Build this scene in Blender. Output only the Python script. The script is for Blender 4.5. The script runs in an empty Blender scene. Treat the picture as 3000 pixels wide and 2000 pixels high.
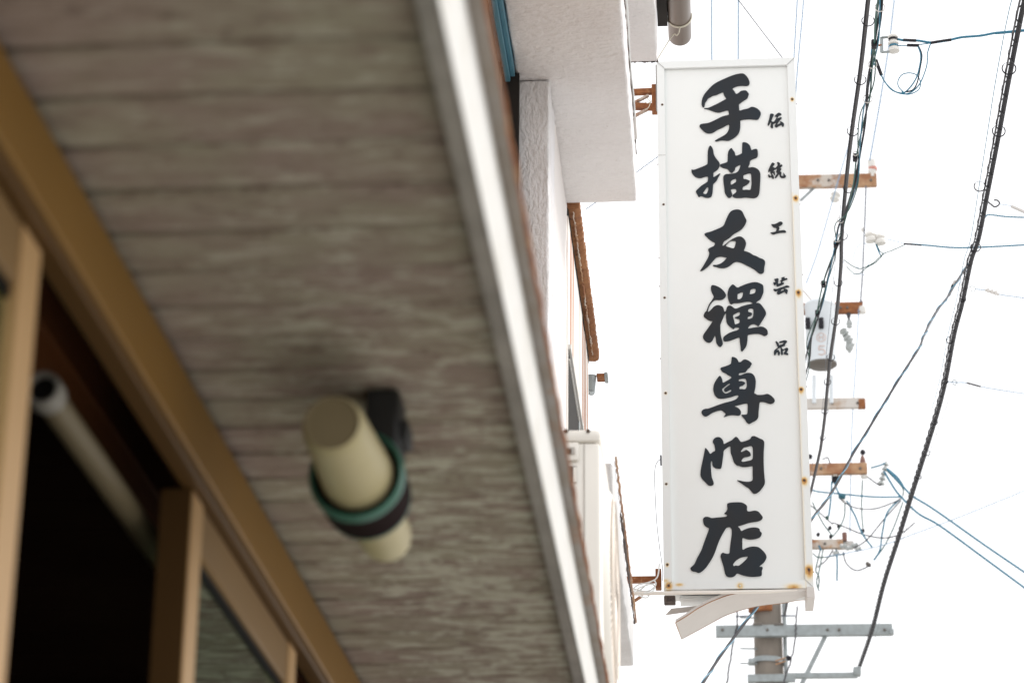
import bpy, bmesh, math, random
from mathutils import Vector, Matrix
random.seed(7)
S = bpy.context.scene
COL = S.collection
EYE = 1.55                                   # camera height above the street
F = 7290.0                                   # focal length in pixels of a 3000 px wide picture

# ---------------------------------------------------------------- camera
def _axes():
    z = Vector((181, 18500, -F)).normalized()
    y = Vector((620, -2880, -F)).normalized()
    y = (y - z * y.dot(z)).normalized()
    x = y.cross(z)
    return Matrix((x, y, z))                 # camera -> world
W = _axes()
cam_d = bpy.data.cameras.new('camera'); cam = bpy.data.objects.new('camera', cam_d); COL.objects.link(cam)
cam.matrix_world = Matrix.Translation((0, 0, EYE)) @ W.to_4x4()
cam_d.sensor_width = 36; cam_d.lens = F / 3000 * 36
cam_d.clip_start = 0.05; cam_d.clip_end = 3000
cam_d.dof.use_dof = True; cam_d.dof.focus_distance = 10.9; cam_d.dof.aperture_fstop = 5.8
S.camera = cam

# ---------------------------------------------------------------- light
SUN_EL, SUN_AZ = math.radians(52), math.radians(68)     # azimuth from +Y towards +X
wd = bpy.data.worlds.new('World'); S.world = wd; wd.use_nodes = True
nt = wd.node_tree; nt.nodes.clear()
sky = nt.nodes.new('ShaderNodeTexSky'); sky.sky_type = 'NISHITA'; sky.sun_disc = False
sky.sun_elevation = SUN_EL; sky.sun_rotation = SUN_AZ; sky.air_density = 1.0; sky.dust_density = 4.0; sky.ozone_density = 1.0
hs = nt.nodes.new('ShaderNodeHueSaturation'); hs.inputs['Saturation'].default_value = 0.25
mx = nt.nodes.new('ShaderNodeMix'); mx.data_type = 'RGBA'; mx.inputs['Factor'].default_value = 0.7
mx.inputs['B'].default_value = (9.2, 9.2, 9.3, 1)        # even bright cloud layer
bg = nt.nodes.new('ShaderNodeBackground'); bg.inputs['Strength'].default_value = 0.11
wo = nt.nodes.new('ShaderNodeOutputWorld')
nt.links.new(sky.outputs[0], hs.inputs['Color']); nt.links.new(hs.outputs[0], mx.inputs['A'])
nt.links.new(mx.outputs['Result'], bg.inputs['Color']); nt.links.new(bg.outputs[0], wo.inputs['Surface'])
sd = bpy.data.lights.new('sun', 'SUN'); sd.energy = 1.3; sd.angle = math.radians(14); sd.color = (1, .965, .92)
so = bpy.data.objects.new('sun', sd); COL.objects.link(so)
sdir = Vector((math.sin(SUN_AZ) * math.cos(SUN_EL), math.cos(SUN_AZ) * math.cos(SUN_EL), math.sin(SUN_EL)))
so.rotation_euler = sdir.to_track_quat('Z', 'Y').to_euler(); so.location = (20, 10, 30)
S.view_settings.view_transform = 'Standard'; S.view_settings.look = 'None'
S.view_settings.gamma = 1; S.view_settings.use_curve_mapping = False
S.view_settings.exposure = 0.75

# ---------------------------------------------------------------- helpers
def ray(px, py):
    d = W @ Vector((px - 1500, 1000 - py, -F)); return d / d.y
def PY(px, py, Y): r = ray(px, py); return Vector((r.x * Y, Y, r.z * Y + EYE))     # point seen there at distance Y down the street
def PL(px, py, a, b=0.0):                                                         # on the sloping height line H = a + b*Y
    r = ray(px, py); Y = a / (r.z - b); return Vector((r.x * Y, Y, r.z * Y + EYE))
def HZ(h): return h + EYE

def mat(name, col, rough=.7, metal=0., spec=.5, var=.0, vscale=8., col2=None, bump=0., bscale=60., stretch=(1, 1, 1), thr=None, col3=None, thr3=None, scale3=3., stretch3=(1, 1, 1), trans=0, cavity=False):
    m = bpy.data.materials.new(name); m.use_nodes = True; n = m.node_tree; N = n.nodes; L = n.links
    b = N['Principled BSDF']; b.inputs['Roughness'].default_value = rough; b.inputs['Metallic'].default_value = metal
    b.inputs['Specular IOR Level'].default_value = spec
    b.inputs['Base Color'].default_value = (*col, 1)
    tc = N.new('ShaderNodeNewGeometry')
    def noise(scale, st, detail=6, rough_=.6):
        mp = N.new('ShaderNodeMapping'); mp.inputs['Scale'].default_value = st; L.new(tc.outputs['Position'], mp.inputs[0])
        t = N.new('ShaderNodeTexNoise'); t.inputs['Scale'].default_value = scale; t.inputs['Detail'].default_value = detail
        t.inputs['Roughness'].default_value = rough_; L.new(mp.outputs[0], t.inputs['Vector']); return t
    out = None
    if col2:
        t = noise(vscale, stretch); r = N.new('ShaderNodeMapRange'); lo, hi = thr or (.35, .65)
        r.inputs['From Min'].default_value = lo; r.inputs['From Max'].default_value = hi; L.new(t.outputs['Fac'], r.inputs['Value'])
        x = N.new('ShaderNodeMix'); x.data_type = 'RGBA'; L.new(r.outputs[0], x.inputs['Factor'])
        x.inputs['A'].default_value = (*col, 1); x.inputs['B'].default_value = (*col2, 1); out = x.outputs['Result']
    if col3:
        t = noise(scale3, stretch3, 8, .7); r = N.new('ShaderNodeMapRange'); lo, hi = thr3 or (.5, .6)
        r.inputs['From Min'].default_value = lo; r.inputs['From Max'].default_value = hi; L.new(t.outputs['Fac'], r.inputs['Value'])
        x = N.new('ShaderNodeMix'); x.data_type = 'RGBA'; L.new(r.outputs[0], x.inputs['Factor'])
        if out: L.new(out, x.inputs['A'])
        else: x.inputs['A'].default_value = (*col, 1)
        x.inputs['B'].default_value = (*col3, 1); out = x.outputs['Result']
    if var:
        t = noise(2.3, (1, 1, 1), 4); r = N.new('ShaderNodeMapRange'); r.inputs['To Min'].default_value = 1 - var; r.inputs['To Max'].default_value = 1 + var
        r.inputs['From Min'].default_value = .3; r.inputs['From Max'].default_value = .7
        L.new(t.outputs['Fac'], r.inputs['Value'])
        h = N.new('ShaderNodeHueSaturation'); L.new(r.outputs[0], h.inputs['Value'])
        if out: L.new(out, h.inputs['Color'])
        else: h.inputs['Color'].default_value = (*col, 1)
        out = h.outputs[0]
    if out: L.new(out, b.inputs['Base Color'])
    if bump:
        t = noise(bscale, stretch, 5); bp = N.new('ShaderNodeBump'); bp.inputs['Strength'].default_value = bump; bp.inputs['Distance'].default_value = .01
        L.new(t.outputs['Fac'], bp.inputs['Height']); L.new(bp.outputs[0], b.inputs['Normal'])
    return m

class MB:
    def __init__(s): s.v = []; s.f = []; s.sm = []
    def add(s, vs, fs, smooth=False):
        o = len(s.v); s.v += [Vector(q) for q in vs]; s.f += [tuple(i + o for i in g) for g in fs]; s.sm += [smooth] * len(fs); return s
    def box(s, a, b, c=0.0):
        x0, y0, z0 = (min(a[i], b[i]) for i in range(3)); x1, y1, z1 = (max(a[i], b[i]) for i in range(3))
        bm = bmesh.new(); bmesh.ops.create_cube(bm, size=1)
        for v in bm.verts: v.co = Vector((x0 + (v.co.x + .5) * (x1 - x0), y0 + (v.co.y + .5) * (y1 - y0), z0 + (v.co.z + .5) * (z1 - z0)))
        if c > 0: bmesh.ops.bevel(bm, geom=bm.edges[:], offset=c, segments=2 if c > .004 else 1, affect='EDGES', profile=.5)
        bm.verts.index_update(); s.add([v.co.copy() for v in bm.verts], [[v.index for v in f.verts] for f in bm.faces]); bm.free(); return s
    def bar(s, a, b, w, h, up=Vector((0, 0, 1))):            # rectangular bar from a to b
        a = Vector(a); b = Vector(b); d = (b - a).normalized(); sd_ = d.cross(up)
        if sd_.length < 1e-4: sd_ = d.cross(Vector((0, 1, 0)))
        sd_.normalize(); u = sd_.cross(d)
        vs = [p + sd_ * (i * w / 2) + u * (j * h / 2) for p in (a, b) for i, j in ((-1, -1), (1, -1), (1, 1), (-1, 1))]
        return s.add(vs, [(3, 2, 1, 0), (4, 5, 6, 7), (0, 1, 5, 4), (1, 2, 6, 5), (2, 3, 7, 6), (3, 0, 4, 7)])
    def tube(s, pts, r, n=8, closed=False, caps=True, rs=None):
        pts = [Vector(p) for p in pts]; m = len(pts); rings = []
        t0 = (pts[1] - pts[0]).normalized(); ref = Vector((0, 0, 1)) if abs(t0.z) < .9 else Vector((1, 0, 0))
        nrm = t0.cross(ref).normalized()
        for i, p in enumerate(pts):
            if closed: t = (pts[(i + 1) % m] - pts[i - 1]).normalized()
            else: t = (pts[min(i + 1, m - 1)] - pts[max(i - 1, 0)]).normalized()
            nrm = (nrm - t * nrm.dot(t)).normalized(); bn = t.cross(nrm); rr = rs[i] if rs else r
            rings.append([p + (nrm * math.cos(2 * math.pi * k / n) + bn * math.sin(2 * math.pi * k / n)) * rr for k in range(n)])
        fs = []; cnt = m if closed else m - 1
        for i in range(cnt):
            j = (i + 1) % m
            for k in range(n): fs.append((i * n + k, i * n + (k + 1) % n, j * n + (k + 1) % n, j * n + k))
        s.add([q for g in rings for q in g], fs, True)
        if caps and not closed: s.add(rings[0], [tuple(range(n))[::-1]]); s.add(rings[-1], [tuple(range(n))])
        return s
    def lathe(s, a, d, prof, n=24):                          # profile [(t along d, radius)]
        a = Vector(a); d = Vector(d).normalized(); ref = Vector((0, 0, 1)) if abs(d.z) < .9 else Vector((1, 0, 0))
        u = d.cross(ref).normalized(); w = d.cross(u); vs = []; fs = []
        for t, r in prof:
            for k in range(n):
                c = 2 * math.pi * k / n; vs.append(a + d * t + (u * math.cos(c) + w * math.sin(c)) * max(r, 1e-5))
        for i in range(len(prof) - 1):
            for k in range(n): fs.append((i * n + k, i * n + (k + 1) % n, (i + 1) * n + (k + 1) % n, (i + 1) * n + k))
        s.add(vs, fs, True); s.sm[-len(fs):] = [True] * len(fs); return s
    def build(s, name, m, parent=None, stuff=False, label=None):
        me = bpy.data.meshes.new(name); me.from_pydata([tuple(q) for q in s.v], [], s.f)
        bm = bmesh.new(); bm.from_mesh(me); bmesh.ops.recalc_face_normals(bm, faces=bm.faces); bm.to_mesh(me); bm.free()
        me.polygons.foreach_set('use_smooth', s.sm)
        me.set_sharp_from_angle(angle=math.radians(38))
        me.materials.append(m); o = bpy.data.objects.new(name, me); COL.objects.link(o)
        if parent: o.parent = parent
        if stuff: o['kind'] = 'stuff'
        if label: o['label'] = label
        return o
def tag(o, label, cat, group=None):
    o['label'] = label; o['category'] = cat
    if group: o['group'] = group
    return o
def thing(name, label, cat, group=None, loc=None):
    o = bpy.data.objects.new(name, None); COL.objects.link(o); o.empty_display_size = .1
    return tag(o, label, cat, group)
def structure(o): o['kind'] = 'structure'; return o
def crom(pts, k=4, closed=False):
    n = len(pts); out = []
    rng = range(n) if closed else range(n - 1)
    for i in rng:
        p0 = pts[(i - 1) % n] if closed or i > 0 else pts[0]; p1 = pts[i]; p2 = pts[(i + 1) % n]
        p3 = pts[(i + 2) % n] if closed or i + 2 < n else pts[n - 1]
        for j in range(k):
            t = j / k
            out.append(.5 * ((2 * p1) + (p2 - p0) * t + (2 * p0 - 5 * p1 + 4 * p2 - p3) * t * t + (3 * p1 - p0 - 3 * p2 + p3) * t ** 3))
    if not closed: out.append(pts[-1].copy())
    return out

def ragged(n, lo, hi, seed, keep=.6):        # slowly varying random radii for broken plaster edges
    rn = random.Random(seed); v = rn.uniform(lo, hi); out = []
    for i in range(n):
        if rn.random() > keep: v = rn.uniform(lo, hi)
        out.append(v if not out else (out[-1] * .5 + v * .5))
    return out

# ---------------------------------------------------------------- materials
M = {}
def MM(k, *a, **kw): M[k] = mat(k, *a, **kw); return M[k]
MM('concrete_ground', (.40, .395, .38), .9, col2=(.46, .45, .43), vscale=3, bump=.2, bscale=80)
MM('stucco', (.80, .765, .75), .9, col2=(.76, .72, .70), vscale=1.5, bump=1.0, bscale=34, stretch=(1, 1, .45), col3=(.60, .55, .52), scale3=13, thr3=(.70, .78))
MM('stucco_rough', (.80, .785, .80), .9, bump=1.3, bscale=62, stretch=(1, 1, .5), col2=(.68, .66, .65), vscale=6)
MM('stucco_under', (.81, .785, .78), .9, col2=(.755, .725, .72), vscale=2.2, bump=1.5, bscale=40, stretch=(.7, 1.3, 1), col3=(.50, .44, .40), scale3=20, thr3=(.66, .72))
MM('broken_edge', (.16, .12, .10), .9, col2=(.05, .04, .04), vscale=30, bump=1, bscale=90)
MM('trim_grey', (.31, .28, .245), .8, col2=(.21, .19, .165), vscale=6, var=.12, bump=.3, bscale=40)
MM('fascia_white', (.60, .59, .565), .8, spec=.1, col2=(.50, .475, .42), vscale=9, thr=(.50, .75), col3=(.45, .38, .28), scale3=30, thr3=(.68, .74))
MM('roof_metal', (.26, .235, .21), .55, metal=.2, col2=(.20, .16, .12), vscale=9, stretch=(1, 1, 1), var=.15, col3=(.24, .12, .06), scale3=6, thr3=(.58, .68))
MM('rust', (.34, .13, .045), .9, col2=(.20, .07, .03), vscale=25, bump=.6, bscale=120, col3=(.46, .26, .13), scale3=18, thr3=(.56, .66))
MM('rust_light', (.46, .28, .16), .85, col2=(.31, .14, .07), vscale=4, thr=(.42, .6), bump=.3, bscale=60, col3=(.56, .50, .44), scale3=3.2, thr3=(.50, .60))
MM('rust_wood', (.33, .15, .06), .9, col2=(.24, .10, .045), vscale=12, bump=.8, bscale=60, col3=(.045, .03, .025), scale3=24, thr3=(.62, .66))
MM('brown_alu', (.205, .108, .024), .5, spec=.15, var=.06)
MM('brown_alu_dark', (.085, .042, .010), .5, spec=.15)
MM('brown_alu_pale', (.20, .118, .044), .5, spec=.2, var=.05)
MM('brown_post', (.45, .275, .12), .5, spec=.3, var=.06)
MM('edge_shade_brown', (.075, .038, .012), .6, spec=.1)  # dark tone that paints shade on the stile edges
MM('dark_wood', (.16, .055, .018), .7, spec=.1, col2=(.10, .035, .012), vscale=8, stretch=(1, .2, 1))
MM('black_seal', (.008, .007, .006), .8, spec=.1)
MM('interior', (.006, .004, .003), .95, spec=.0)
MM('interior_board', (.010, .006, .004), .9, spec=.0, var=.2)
MM('cream_tube', (.15, .12, .07), .5, spec=.2)
MM('white_plastic', (.22, .205, .175), .5, spec=.2)
MM('lamp_cream', (.45, .39, .225), .5, spec=.3, col2=(.40, .34, .18), vscale=5)
MM('lamp_cap', (.21, .165, .09), .5)
MM('lamp_green', (.03, .125, .085), .4)
MM('lamp_brown', (.012, .005, .0045), .8, spec=.05)
MM('bracket_black', (.008, .008, .008), .6)
MM('blue_paint', (.045, .15, .21), .6, col2=(.07, .20, .27), vscale=10, stretch=(1, .3, 1), col3=(.17, .12, .09), scale3=28, thr3=(.62, .66), bump=.4, bscale=50)
MM('tan_wood', (.32, .19, .115), .8, col2=(.40, .28, .19), vscale=6, stretch=(4, 1, .4), bump=.3)
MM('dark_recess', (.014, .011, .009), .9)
MM('rust_streak_wall', (.84, .80, .75), .8, col2=(.40, .115, .025), vscale=15, stretch=(.01, .42, .022), thr=(.50, .60), bump=.15)
MM('ac_cream', (.80, .765, .70), .45, var=.02)
MM('ac_seam', (.45, .42, .38), .6)
MM('ac_dark', (.10, .09, .08), .6)
MM('ac_grille', (.72, .64, .56), .5)
MM('grey_slab', (.60, .595, .59), .9, col2=(.54, .53, .52), vscale=8, bump=.5, bscale=50, col3=(.30, .27, .24), scale3=16, thr3=(.68, .76))
MM('gutter_brown', (.155, .125, .105), .35, spec=.5, col2=(.19, .15, .125), vscale=4, stretch=(1, .15, 1))
MM('wire_steel', (.60, .56, .46), .35, metal=.7)
MM('sign_face', (.82, .845, .84), .32, spec=.4, col2=(.79, .805, .785), vscale=1.1, thr=(.3, .8))
MM('ink', (.014, .022, .031), .42, spec=.24, col2=(.021, .021, .023), vscale=3)
MM('sign_metal', (.79, .81, .80), .5, var=.02)
MM('sign_back', (.30, .29, .28), .7)
MM('strip_grey', (.66, .63, .60), .55, col2=(.60, .57, .54), vscale=7, col3=(.34, .24, .13), scale3=12, thr3=(.66, .74))
MM('screw_dark', (.09, .055, .035), .6, metal=.3)
MM('alu_bar', (.82, .78, .72), .4, metal=.1)
MM('cable_black', (.014, .013, .018), .6, spec=.3)
MM('cable_grey', (.055, .05, .055), .5)
MM('cable_green', (.012, .07, .055), .5)
MM('cable_blue', (.015, .15, .24), .5)
MM('cable_pale', (.20, .30, .42), .5)
MM('wire_thin', (.07, .08, .11), .5)
MM('arm_pale', (.60, .56, .52), .8, col2=(.42, .28, .18), vscale=2.6, thr=(.55, .68))
MM('porcelain', (.72, .70, .66), .3)
MM('porcelain_red', (.55, .22, .17), .4)
MM('brown_insulator', (.20, .09, .065), .4)
MM('porcelain_grey', (.42, .44, .43), .3)
MM('galv', (.34, .375, .38), .5, metal=.3, col2=(.27, .29, .29), vscale=12)
MM('pole_concrete', (.25, .215, .18), .9, col2=(.19, .165, .14), vscale=5, stretch=(1, 1, .4), bump=.3, bscale=40)
MM('transformer_paint', (.66, .70, .73), .5, var=.04)
MM('transformer_base', (.13, .115, .10), .6)
MM('text_red', (.62, .50, .46), .6)
MM('teal_cap', (.02, .12, .16), .5)
MM('pale_matt', (.62, .66, .62), .7)

def eave_mat():
    # old paint on boards: pinkish brown timber, greenish grey paint, flaked more towards the far, open end of the eave
    m = bpy.data.materials.new('eave_board'); m.use_nodes = True; n = m.node_tree; N = n.nodes; L = n.links
    b = N['Principled BSDF']; b.inputs['Roughness'].default_value = .85; b.inputs['Specular IOR Level'].default_value = .15
    g = N.new('ShaderNodeNewGeometry')
    oi = N.new('ShaderNodeObjectInfo'); rv = N.new('ShaderNodeVectorMath'); rv.operation = 'SCALE'; rv.inputs[0].default_value = (9., .0, 31.); L.new(oi.outputs['Random'], rv.inputs['Scale'])
    ps = N.new('ShaderNodeVectorMath'); ps.operation = 'ADD'; L.new(g.outputs['Position'], ps.inputs[0]); L.new(rv.outputs[0], ps.inputs[1])   # every board has its own timber
    def noise(sc, st, det, ro):
        mp = N.new('ShaderNodeMapping'); mp.inputs['Scale'].default_value = st; L.new(ps.outputs[0], mp.inputs[0])
        t = N.new('ShaderNodeTexNoise'); t.inputs['Scale'].default_value = sc; t.inputs['Detail'].default_value = det; t.inputs['Roughness'].default_value = ro; L.new(mp.outputs[0], t.inputs[0]); return t.outputs['Fac']
    def rng(v, a, c, lo=0., hi=1.):
        r = N.new('ShaderNodeMapRange'); r.inputs['From Min'].default_value = a; r.inputs['From Max'].default_value = c; r.inputs['To Min'].default_value = lo; r.inputs['To Max'].default_value = hi; L.new(v, r.inputs['Value']); return r.outputs[0]
    def mixc(f, A, B):
        x = N.new('ShaderNodeMix'); x.data_type = 'RGBA'; L.new(f, x.inputs['Factor'])
        for k_, v in (('A', A), ('B', B)):
            if isinstance(v, tuple): x.inputs[k_].default_value = (*v, 1)
            else: L.new(v, x.inputs[k_])
        return x.outputs['Result']
    def mth(op, a, c):
        x = N.new('ShaderNodeMath'); x.operation = op
        for i, v in enumerate((a, c)):
            if isinstance(v, (int, float)): x.inputs[i].default_value = v
            else: L.new(v, x.inputs[i])
        return x.outputs[0]
    c = mixc(rng(noise(5.0, (.7, .7, 1), 5, .6), .42, .58), (.275, .212, .175), (.285, .250, .185))
    c = mixc(rng(noise(24., (.6, 1.5, 1), 6, .65), .48, .62, 0, .65), c, (.19, .135, .105))
    sp = N.new('ShaderNodeSeparateXYZ'); L.new(g.outputs['Position'], sp.inputs[0])
    amt = mth('MULTIPLY', rng(sp.outputs['Y'], 1.6, 4.2, .0, 1.), rng(sp.outputs['X'], -.62, -.42, .25, 1.))
    fl = mth('ADD', noise(30., (.48, 1.5, 1), 8, .68), mth('MULTIPLY', amt, .085))
    c = mixc(mth('MULTIPLY', rng(fl, .565, .60), rng(amt, 0., .6, .22, 1.)), c, (.45, .42, .335))
    dk = mth('ADD', noise(30., (.8, 1.2, 1), 7, .7), mth('MULTIPLY', amt, .05))
    c = mixc(mth('MULTIPLY', rng(dk, .60, .65), .65), c, (.15, .10, .08))
    L.new(c, b.inputs['Base Color'])
    bp = N.new('ShaderNodeBump'); bp.inputs['Strength'].default_value = .4; bp.inputs['Distance'].default_value = .004; L.new(fl, bp.inputs['Height']); L.new(bp.outputs[0], b.inputs['Normal'])
    return m
M['eave_board'] = eave_mat()
def glass(name):
    m = bpy.data.materials.new(name); m.use_nodes = True; n = m.node_tree; n.nodes.clear()
    fr = n.nodes.new('ShaderNodeFresnel'); fr.inputs[0].default_value = 1.55
    mul = n.nodes.new('ShaderNodeMath'); mul.operation = 'MULTIPLY'; mul.inputs[1].default_value = 1.35; mul.use_clamp = True
    t = n.nodes.new('ShaderNodeBsdfTransparent'); t.inputs[0].default_value = (.8, .86, .82, 1)
    g = n.nodes.new('ShaderNodeBsdfGlossy'); g.inputs['Roughness'].default_value = .03; g.inputs['Color'].default_value = (.82, .95, .85, 1)
    mxx = n.nodes.new('ShaderNodeMixShader'); o = n.nodes.new('ShaderNodeOutputMaterial')
    n.links.new(fr.outputs[0], mul.inputs[0]); n.links.new(mul.outputs[0], mxx.inputs[0]); n.links.new(t.outputs[0], mxx.inputs[1]); n.links.new(g.outputs[0], mxx.inputs[2]); n.links.new(mxx.outputs[0], o.inputs[0]); return m
M['glass'] = glass('glass')

# material of the sign frame: white paint plus rust stored per vertex (stains round the screws)
def rust_mat():
    m = mat('sign_frame_paint', (.80, .82, .81), .5); n = m.node_tree; N = n.nodes; L = n.links; b = N['Principled BSDF']
    at = N.new('ShaderNodeAttribute'); at.attribute_name = 'rust'
    ramp = N.new('ShaderNodeValToRGB'); e = ramp.color_ramp.elements
    e[0].position = 0; e[0].color = (.79, .815, .81, 1); e[1].position = 1; e[1].color = (.17, .065, .03, 1)
    for p, c in ((.12, (.80, .76, .66, 1)), (.35, (.74, .55, .28, 1)), (.62, (.58, .30, .08, 1))):
        q = e.new(p); q.color = c
    tc = N.new('ShaderNodeTexCoord'); nz = N.new('ShaderNodeTexNoise'); nz.inputs['Scale'].default_value = 90; L.new(tc.outputs['Object'], nz.inputs['Vector'])
    a1 = N.new('ShaderNodeMath'); a1.operation = 'MULTIPLY_ADD'; a1.inputs[1].default_value = 1.1; a1.inputs[2].default_value = .45
    ml = N.new('ShaderNodeMath'); ml.operation = 'MULTIPLY'
    L.new(nz.outputs['Fac'], a1.inputs[0]); L.new(a1.outputs[0], ml.inputs[0]); L.new(at.outputs['Fac'], ml.inputs[1]); L.new(ml.outputs[0], ramp.inputs[0]); L.new(ramp.outputs[0], b.inputs['Base Color'])
    return m
M['sign_frame'] = rust_mat()

# ================================================================ GROUND
g = MB(); g.add([(-600, -600, 0), (600, -600, 0), (600, 900, 0), (-600, 900, 0)], [(0, 1, 2, 3)])
structure(g.build('street', M['concrete_ground']))

# ================================================================ NEAR SHOP (eave, header, doors)
HS = 1.10                                     # soffit height above the camera
shop = thing('shop_building', 'brown shop building with a boarded eave and sliding doors, filling the left of the photo', 'shop')
XW = -.636; XF = -.225; HB = 1.08; HT = 1.204
# soffit boards, one object each, shared mesh
bm_ = MB(); bm_.box((XW - .02, -.0498, 0), (-.250, .0498, .016), .0039)
first = None
for i in range(60):
    y = -.25 + i * .1055
    dz = random.uniform(-.0012, .0012)
    if first is None:
        first = bm_.build('soffit_board', M['eave_board'], shop); o = first
    else:
        o = first.copy(); COL.objects.link(o); o.parent = shop
    # each board is cut from its own timber: the mesh keeps its place in the shared wood pattern through location
    o.location = (0, y, HZ(HS) + dz); o.rotation_euler = (random.uniform(-.012, .012), 0, random.uniform(-.0015, .0015))
MB().box((XW - .03, -.6, HZ(HS + .0175)), (-.235, 6.2, HZ(HS + .035))).build('roof_lining', M['black_seal'], shop)
MB().box((-.2485, -.6, HZ(HB)), (XF - .0025, 6.2, HZ(HS + .0155)), .002).build('eave_trim', M['trim_grey'], shop)
MB().box((XF - .002, -.6, HZ(HB - .001)), (XF, 6.2, HZ(HT - .001)), .0006).build('fascia', M['fascia_white'], shop)
# metal roof edge with a wavy rusty lip
r = MB()
n = 240; vs = []
for i in range(n + 1):
    y = -.6 + 6.8 * i / n; j = .0016 * math.sin(y * 13) * math.sin(y * 7.3) + random.uniform(-.0004, .0004)
    vs += [(XF - .02, y, HZ(HT)), (-.2100 + j, y, HZ(HT + .003 + j)), (-.2085 + j, y, HZ(HT + .012)), (-.9, y, HZ(HT + .16)), (-.9, y, HZ(HT + .14)), ]
fs = []
for i in range(n):
    for k in range(5): fs.append((i * 5 + k, i * 5 + (k + 1) % 5, i * 5 + 5 + (k + 1) % 5, i * 5 + 5 + k))
r.add(vs, fs); r.build('metal_roof', M['roof_metal'], shop)
r = MB()
pts = [Vector((-.2085 + .0012 * math.sin(i * .9) * math.sin(i * .17) + random.uniform(-.0004, .0004), -.6 + 6.8 * i / 300, HZ(HT + .009) + random.uniform(-.0005, .0005))) for i in range(301)]
r.tube(pts, .0036, 6); r.build('rusty_roof_lip', M['rust'], shop)
# header over the doors
MB().box((-.66, -.6, HZ(1.002)), (XW, 6.2, HZ(1.086)), .003).build('door_header', M['brown_alu'], shop)
MB().box((-.668, -.6, HZ(.987)), (-.640, 6.2, HZ(1.0015)), .002).build('door_track', M['brown_alu_dark'], shop)
MB().box((-.70, -.6, HZ(1.0865)), (-.648, 6.2, HZ(HS + .03))).build('gap_shade_strip', M['dark_recess'], shop)  # near-black strip paints the shadow in the gap above the header
# doors: stiles and rails in their tracks (X of the street face)
def door(name_label, y0, y1, xf, glass_on=True):
    xd = xf - .036
    d = bpy.data.objects.new('sliding_door', None); COL.objects.link(d); d.parent = shop; d['label'] = name_label
    zb, zt = .12, HZ(.985); sw = .068; t = .028
    MB().box((xf - t, y0 + sw, zt - .066), (xf, y1 - sw, zt), .002).build('top_rail', M['brown_alu_pale'], d)
    MB().box((xf - t, y0 + sw, zb), (xf, y1 - sw, zb + .2), .002).build('bottom_rail', M['brown_alu_pale'], d)
    for yy in (y0, y1 - sw): MB().box((xd - .001, yy, zb), (xf + .002, yy + sw, zt), .0015).build('stile', M['brown_post'], d)
    MB().box((xd - .003, y0 - .0035, zb), (xf - .0005, y0 + .004, zt + .001)).build('edge_shade_strip', M['edge_shade_brown'], d)  # added dark strip: shade painted on the stile's near side
    # dark rubber bead round the pane
    MB().box((xf - .018, y0 + sw + .001, zt - .078), (xf - .006, y1 - sw - .001, zt - .0665)).build('glazing_bead', M['black_seal'], d)
    MB().box((xf - .016, y0 + sw + .001, zb + .201), (xf - .010, y1 - sw - .001, zt - .0785)).build('pane', M['glass'], d)
    return d
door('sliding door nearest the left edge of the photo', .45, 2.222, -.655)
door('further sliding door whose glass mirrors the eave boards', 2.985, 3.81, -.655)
for yy in (4.15, 5.2): MB().box((-.69, yy, .1), (-.645, yy + .05, HZ(.985)), .003).build('door_post', M['brown_alu_dark'], shop)
# door sill, floor of the shop, dark room behind
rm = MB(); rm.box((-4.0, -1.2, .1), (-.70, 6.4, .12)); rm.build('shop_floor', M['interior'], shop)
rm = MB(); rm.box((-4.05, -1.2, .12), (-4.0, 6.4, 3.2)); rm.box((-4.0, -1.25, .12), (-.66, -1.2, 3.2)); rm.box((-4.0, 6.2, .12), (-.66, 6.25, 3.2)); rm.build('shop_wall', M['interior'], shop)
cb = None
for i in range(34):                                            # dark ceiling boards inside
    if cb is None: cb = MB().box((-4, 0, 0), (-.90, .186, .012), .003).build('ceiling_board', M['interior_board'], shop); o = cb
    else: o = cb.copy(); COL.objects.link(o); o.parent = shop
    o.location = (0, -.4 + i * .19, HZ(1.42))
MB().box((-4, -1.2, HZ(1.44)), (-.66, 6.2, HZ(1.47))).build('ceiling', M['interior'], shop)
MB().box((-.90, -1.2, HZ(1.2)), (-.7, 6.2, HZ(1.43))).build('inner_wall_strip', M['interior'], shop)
MB().box((-.86, -.6, HZ(1.120)), (-.80, 6.2, HZ(1.180)), .003).build('inner_lintel', M['dark_wood'], shop)
MB().box((-.865, -.6, HZ(1.1815)), (-.7, 6.2, HZ(1.198))).build('inner_track', M['black_seal'], shop)
# lower wall panel and sill under the doors (out of frame, keeps the place whole)
MB().box((-.70, -1.2, 0), (-.63, 6.2, .118), .004).build('door_sill', M['brown_alu_dark'], shop)

# curtain pole inside the doorway
cp = thing('curtain_pole', 'hollow cream pole with a white end ring just inside the open doorway', 'pole')
a = Vector((-.738, 2.56, HZ(.967))); b_ = Vector((-.738, 3.9, HZ(.950)))
MB().lathe(a, b_ - a, [(0.02, .0135), (.02, .0165), (1.34, .0165)], 20).build('pole', M['cream_tube'], cp)
MB().lathe(a, b_ - a, [(.0, .0152), (-.004, .016), (-.004, .0195), (.004, .021), (.028, .021), (.034, .017), (.034, .0152), (.0, .0152)], 24).build('end_ring', M['white_plastic'], cp)
MB().lathe(a + Vector((0, .006, 0)), b_ - a, [(0, 0), (0, .0150)], 20).build('bore', M['black_seal'], cp)

# pale sheet behind the glass of the first door
tag(MB().box((-.672, 1.10, HZ(.66)), (-.6705, 1.93, HZ(.842))).build('pale_sheet', M['pale_matt']), 'pale sheet behind the door glass at the left edge', 'pale_sheet')

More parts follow.
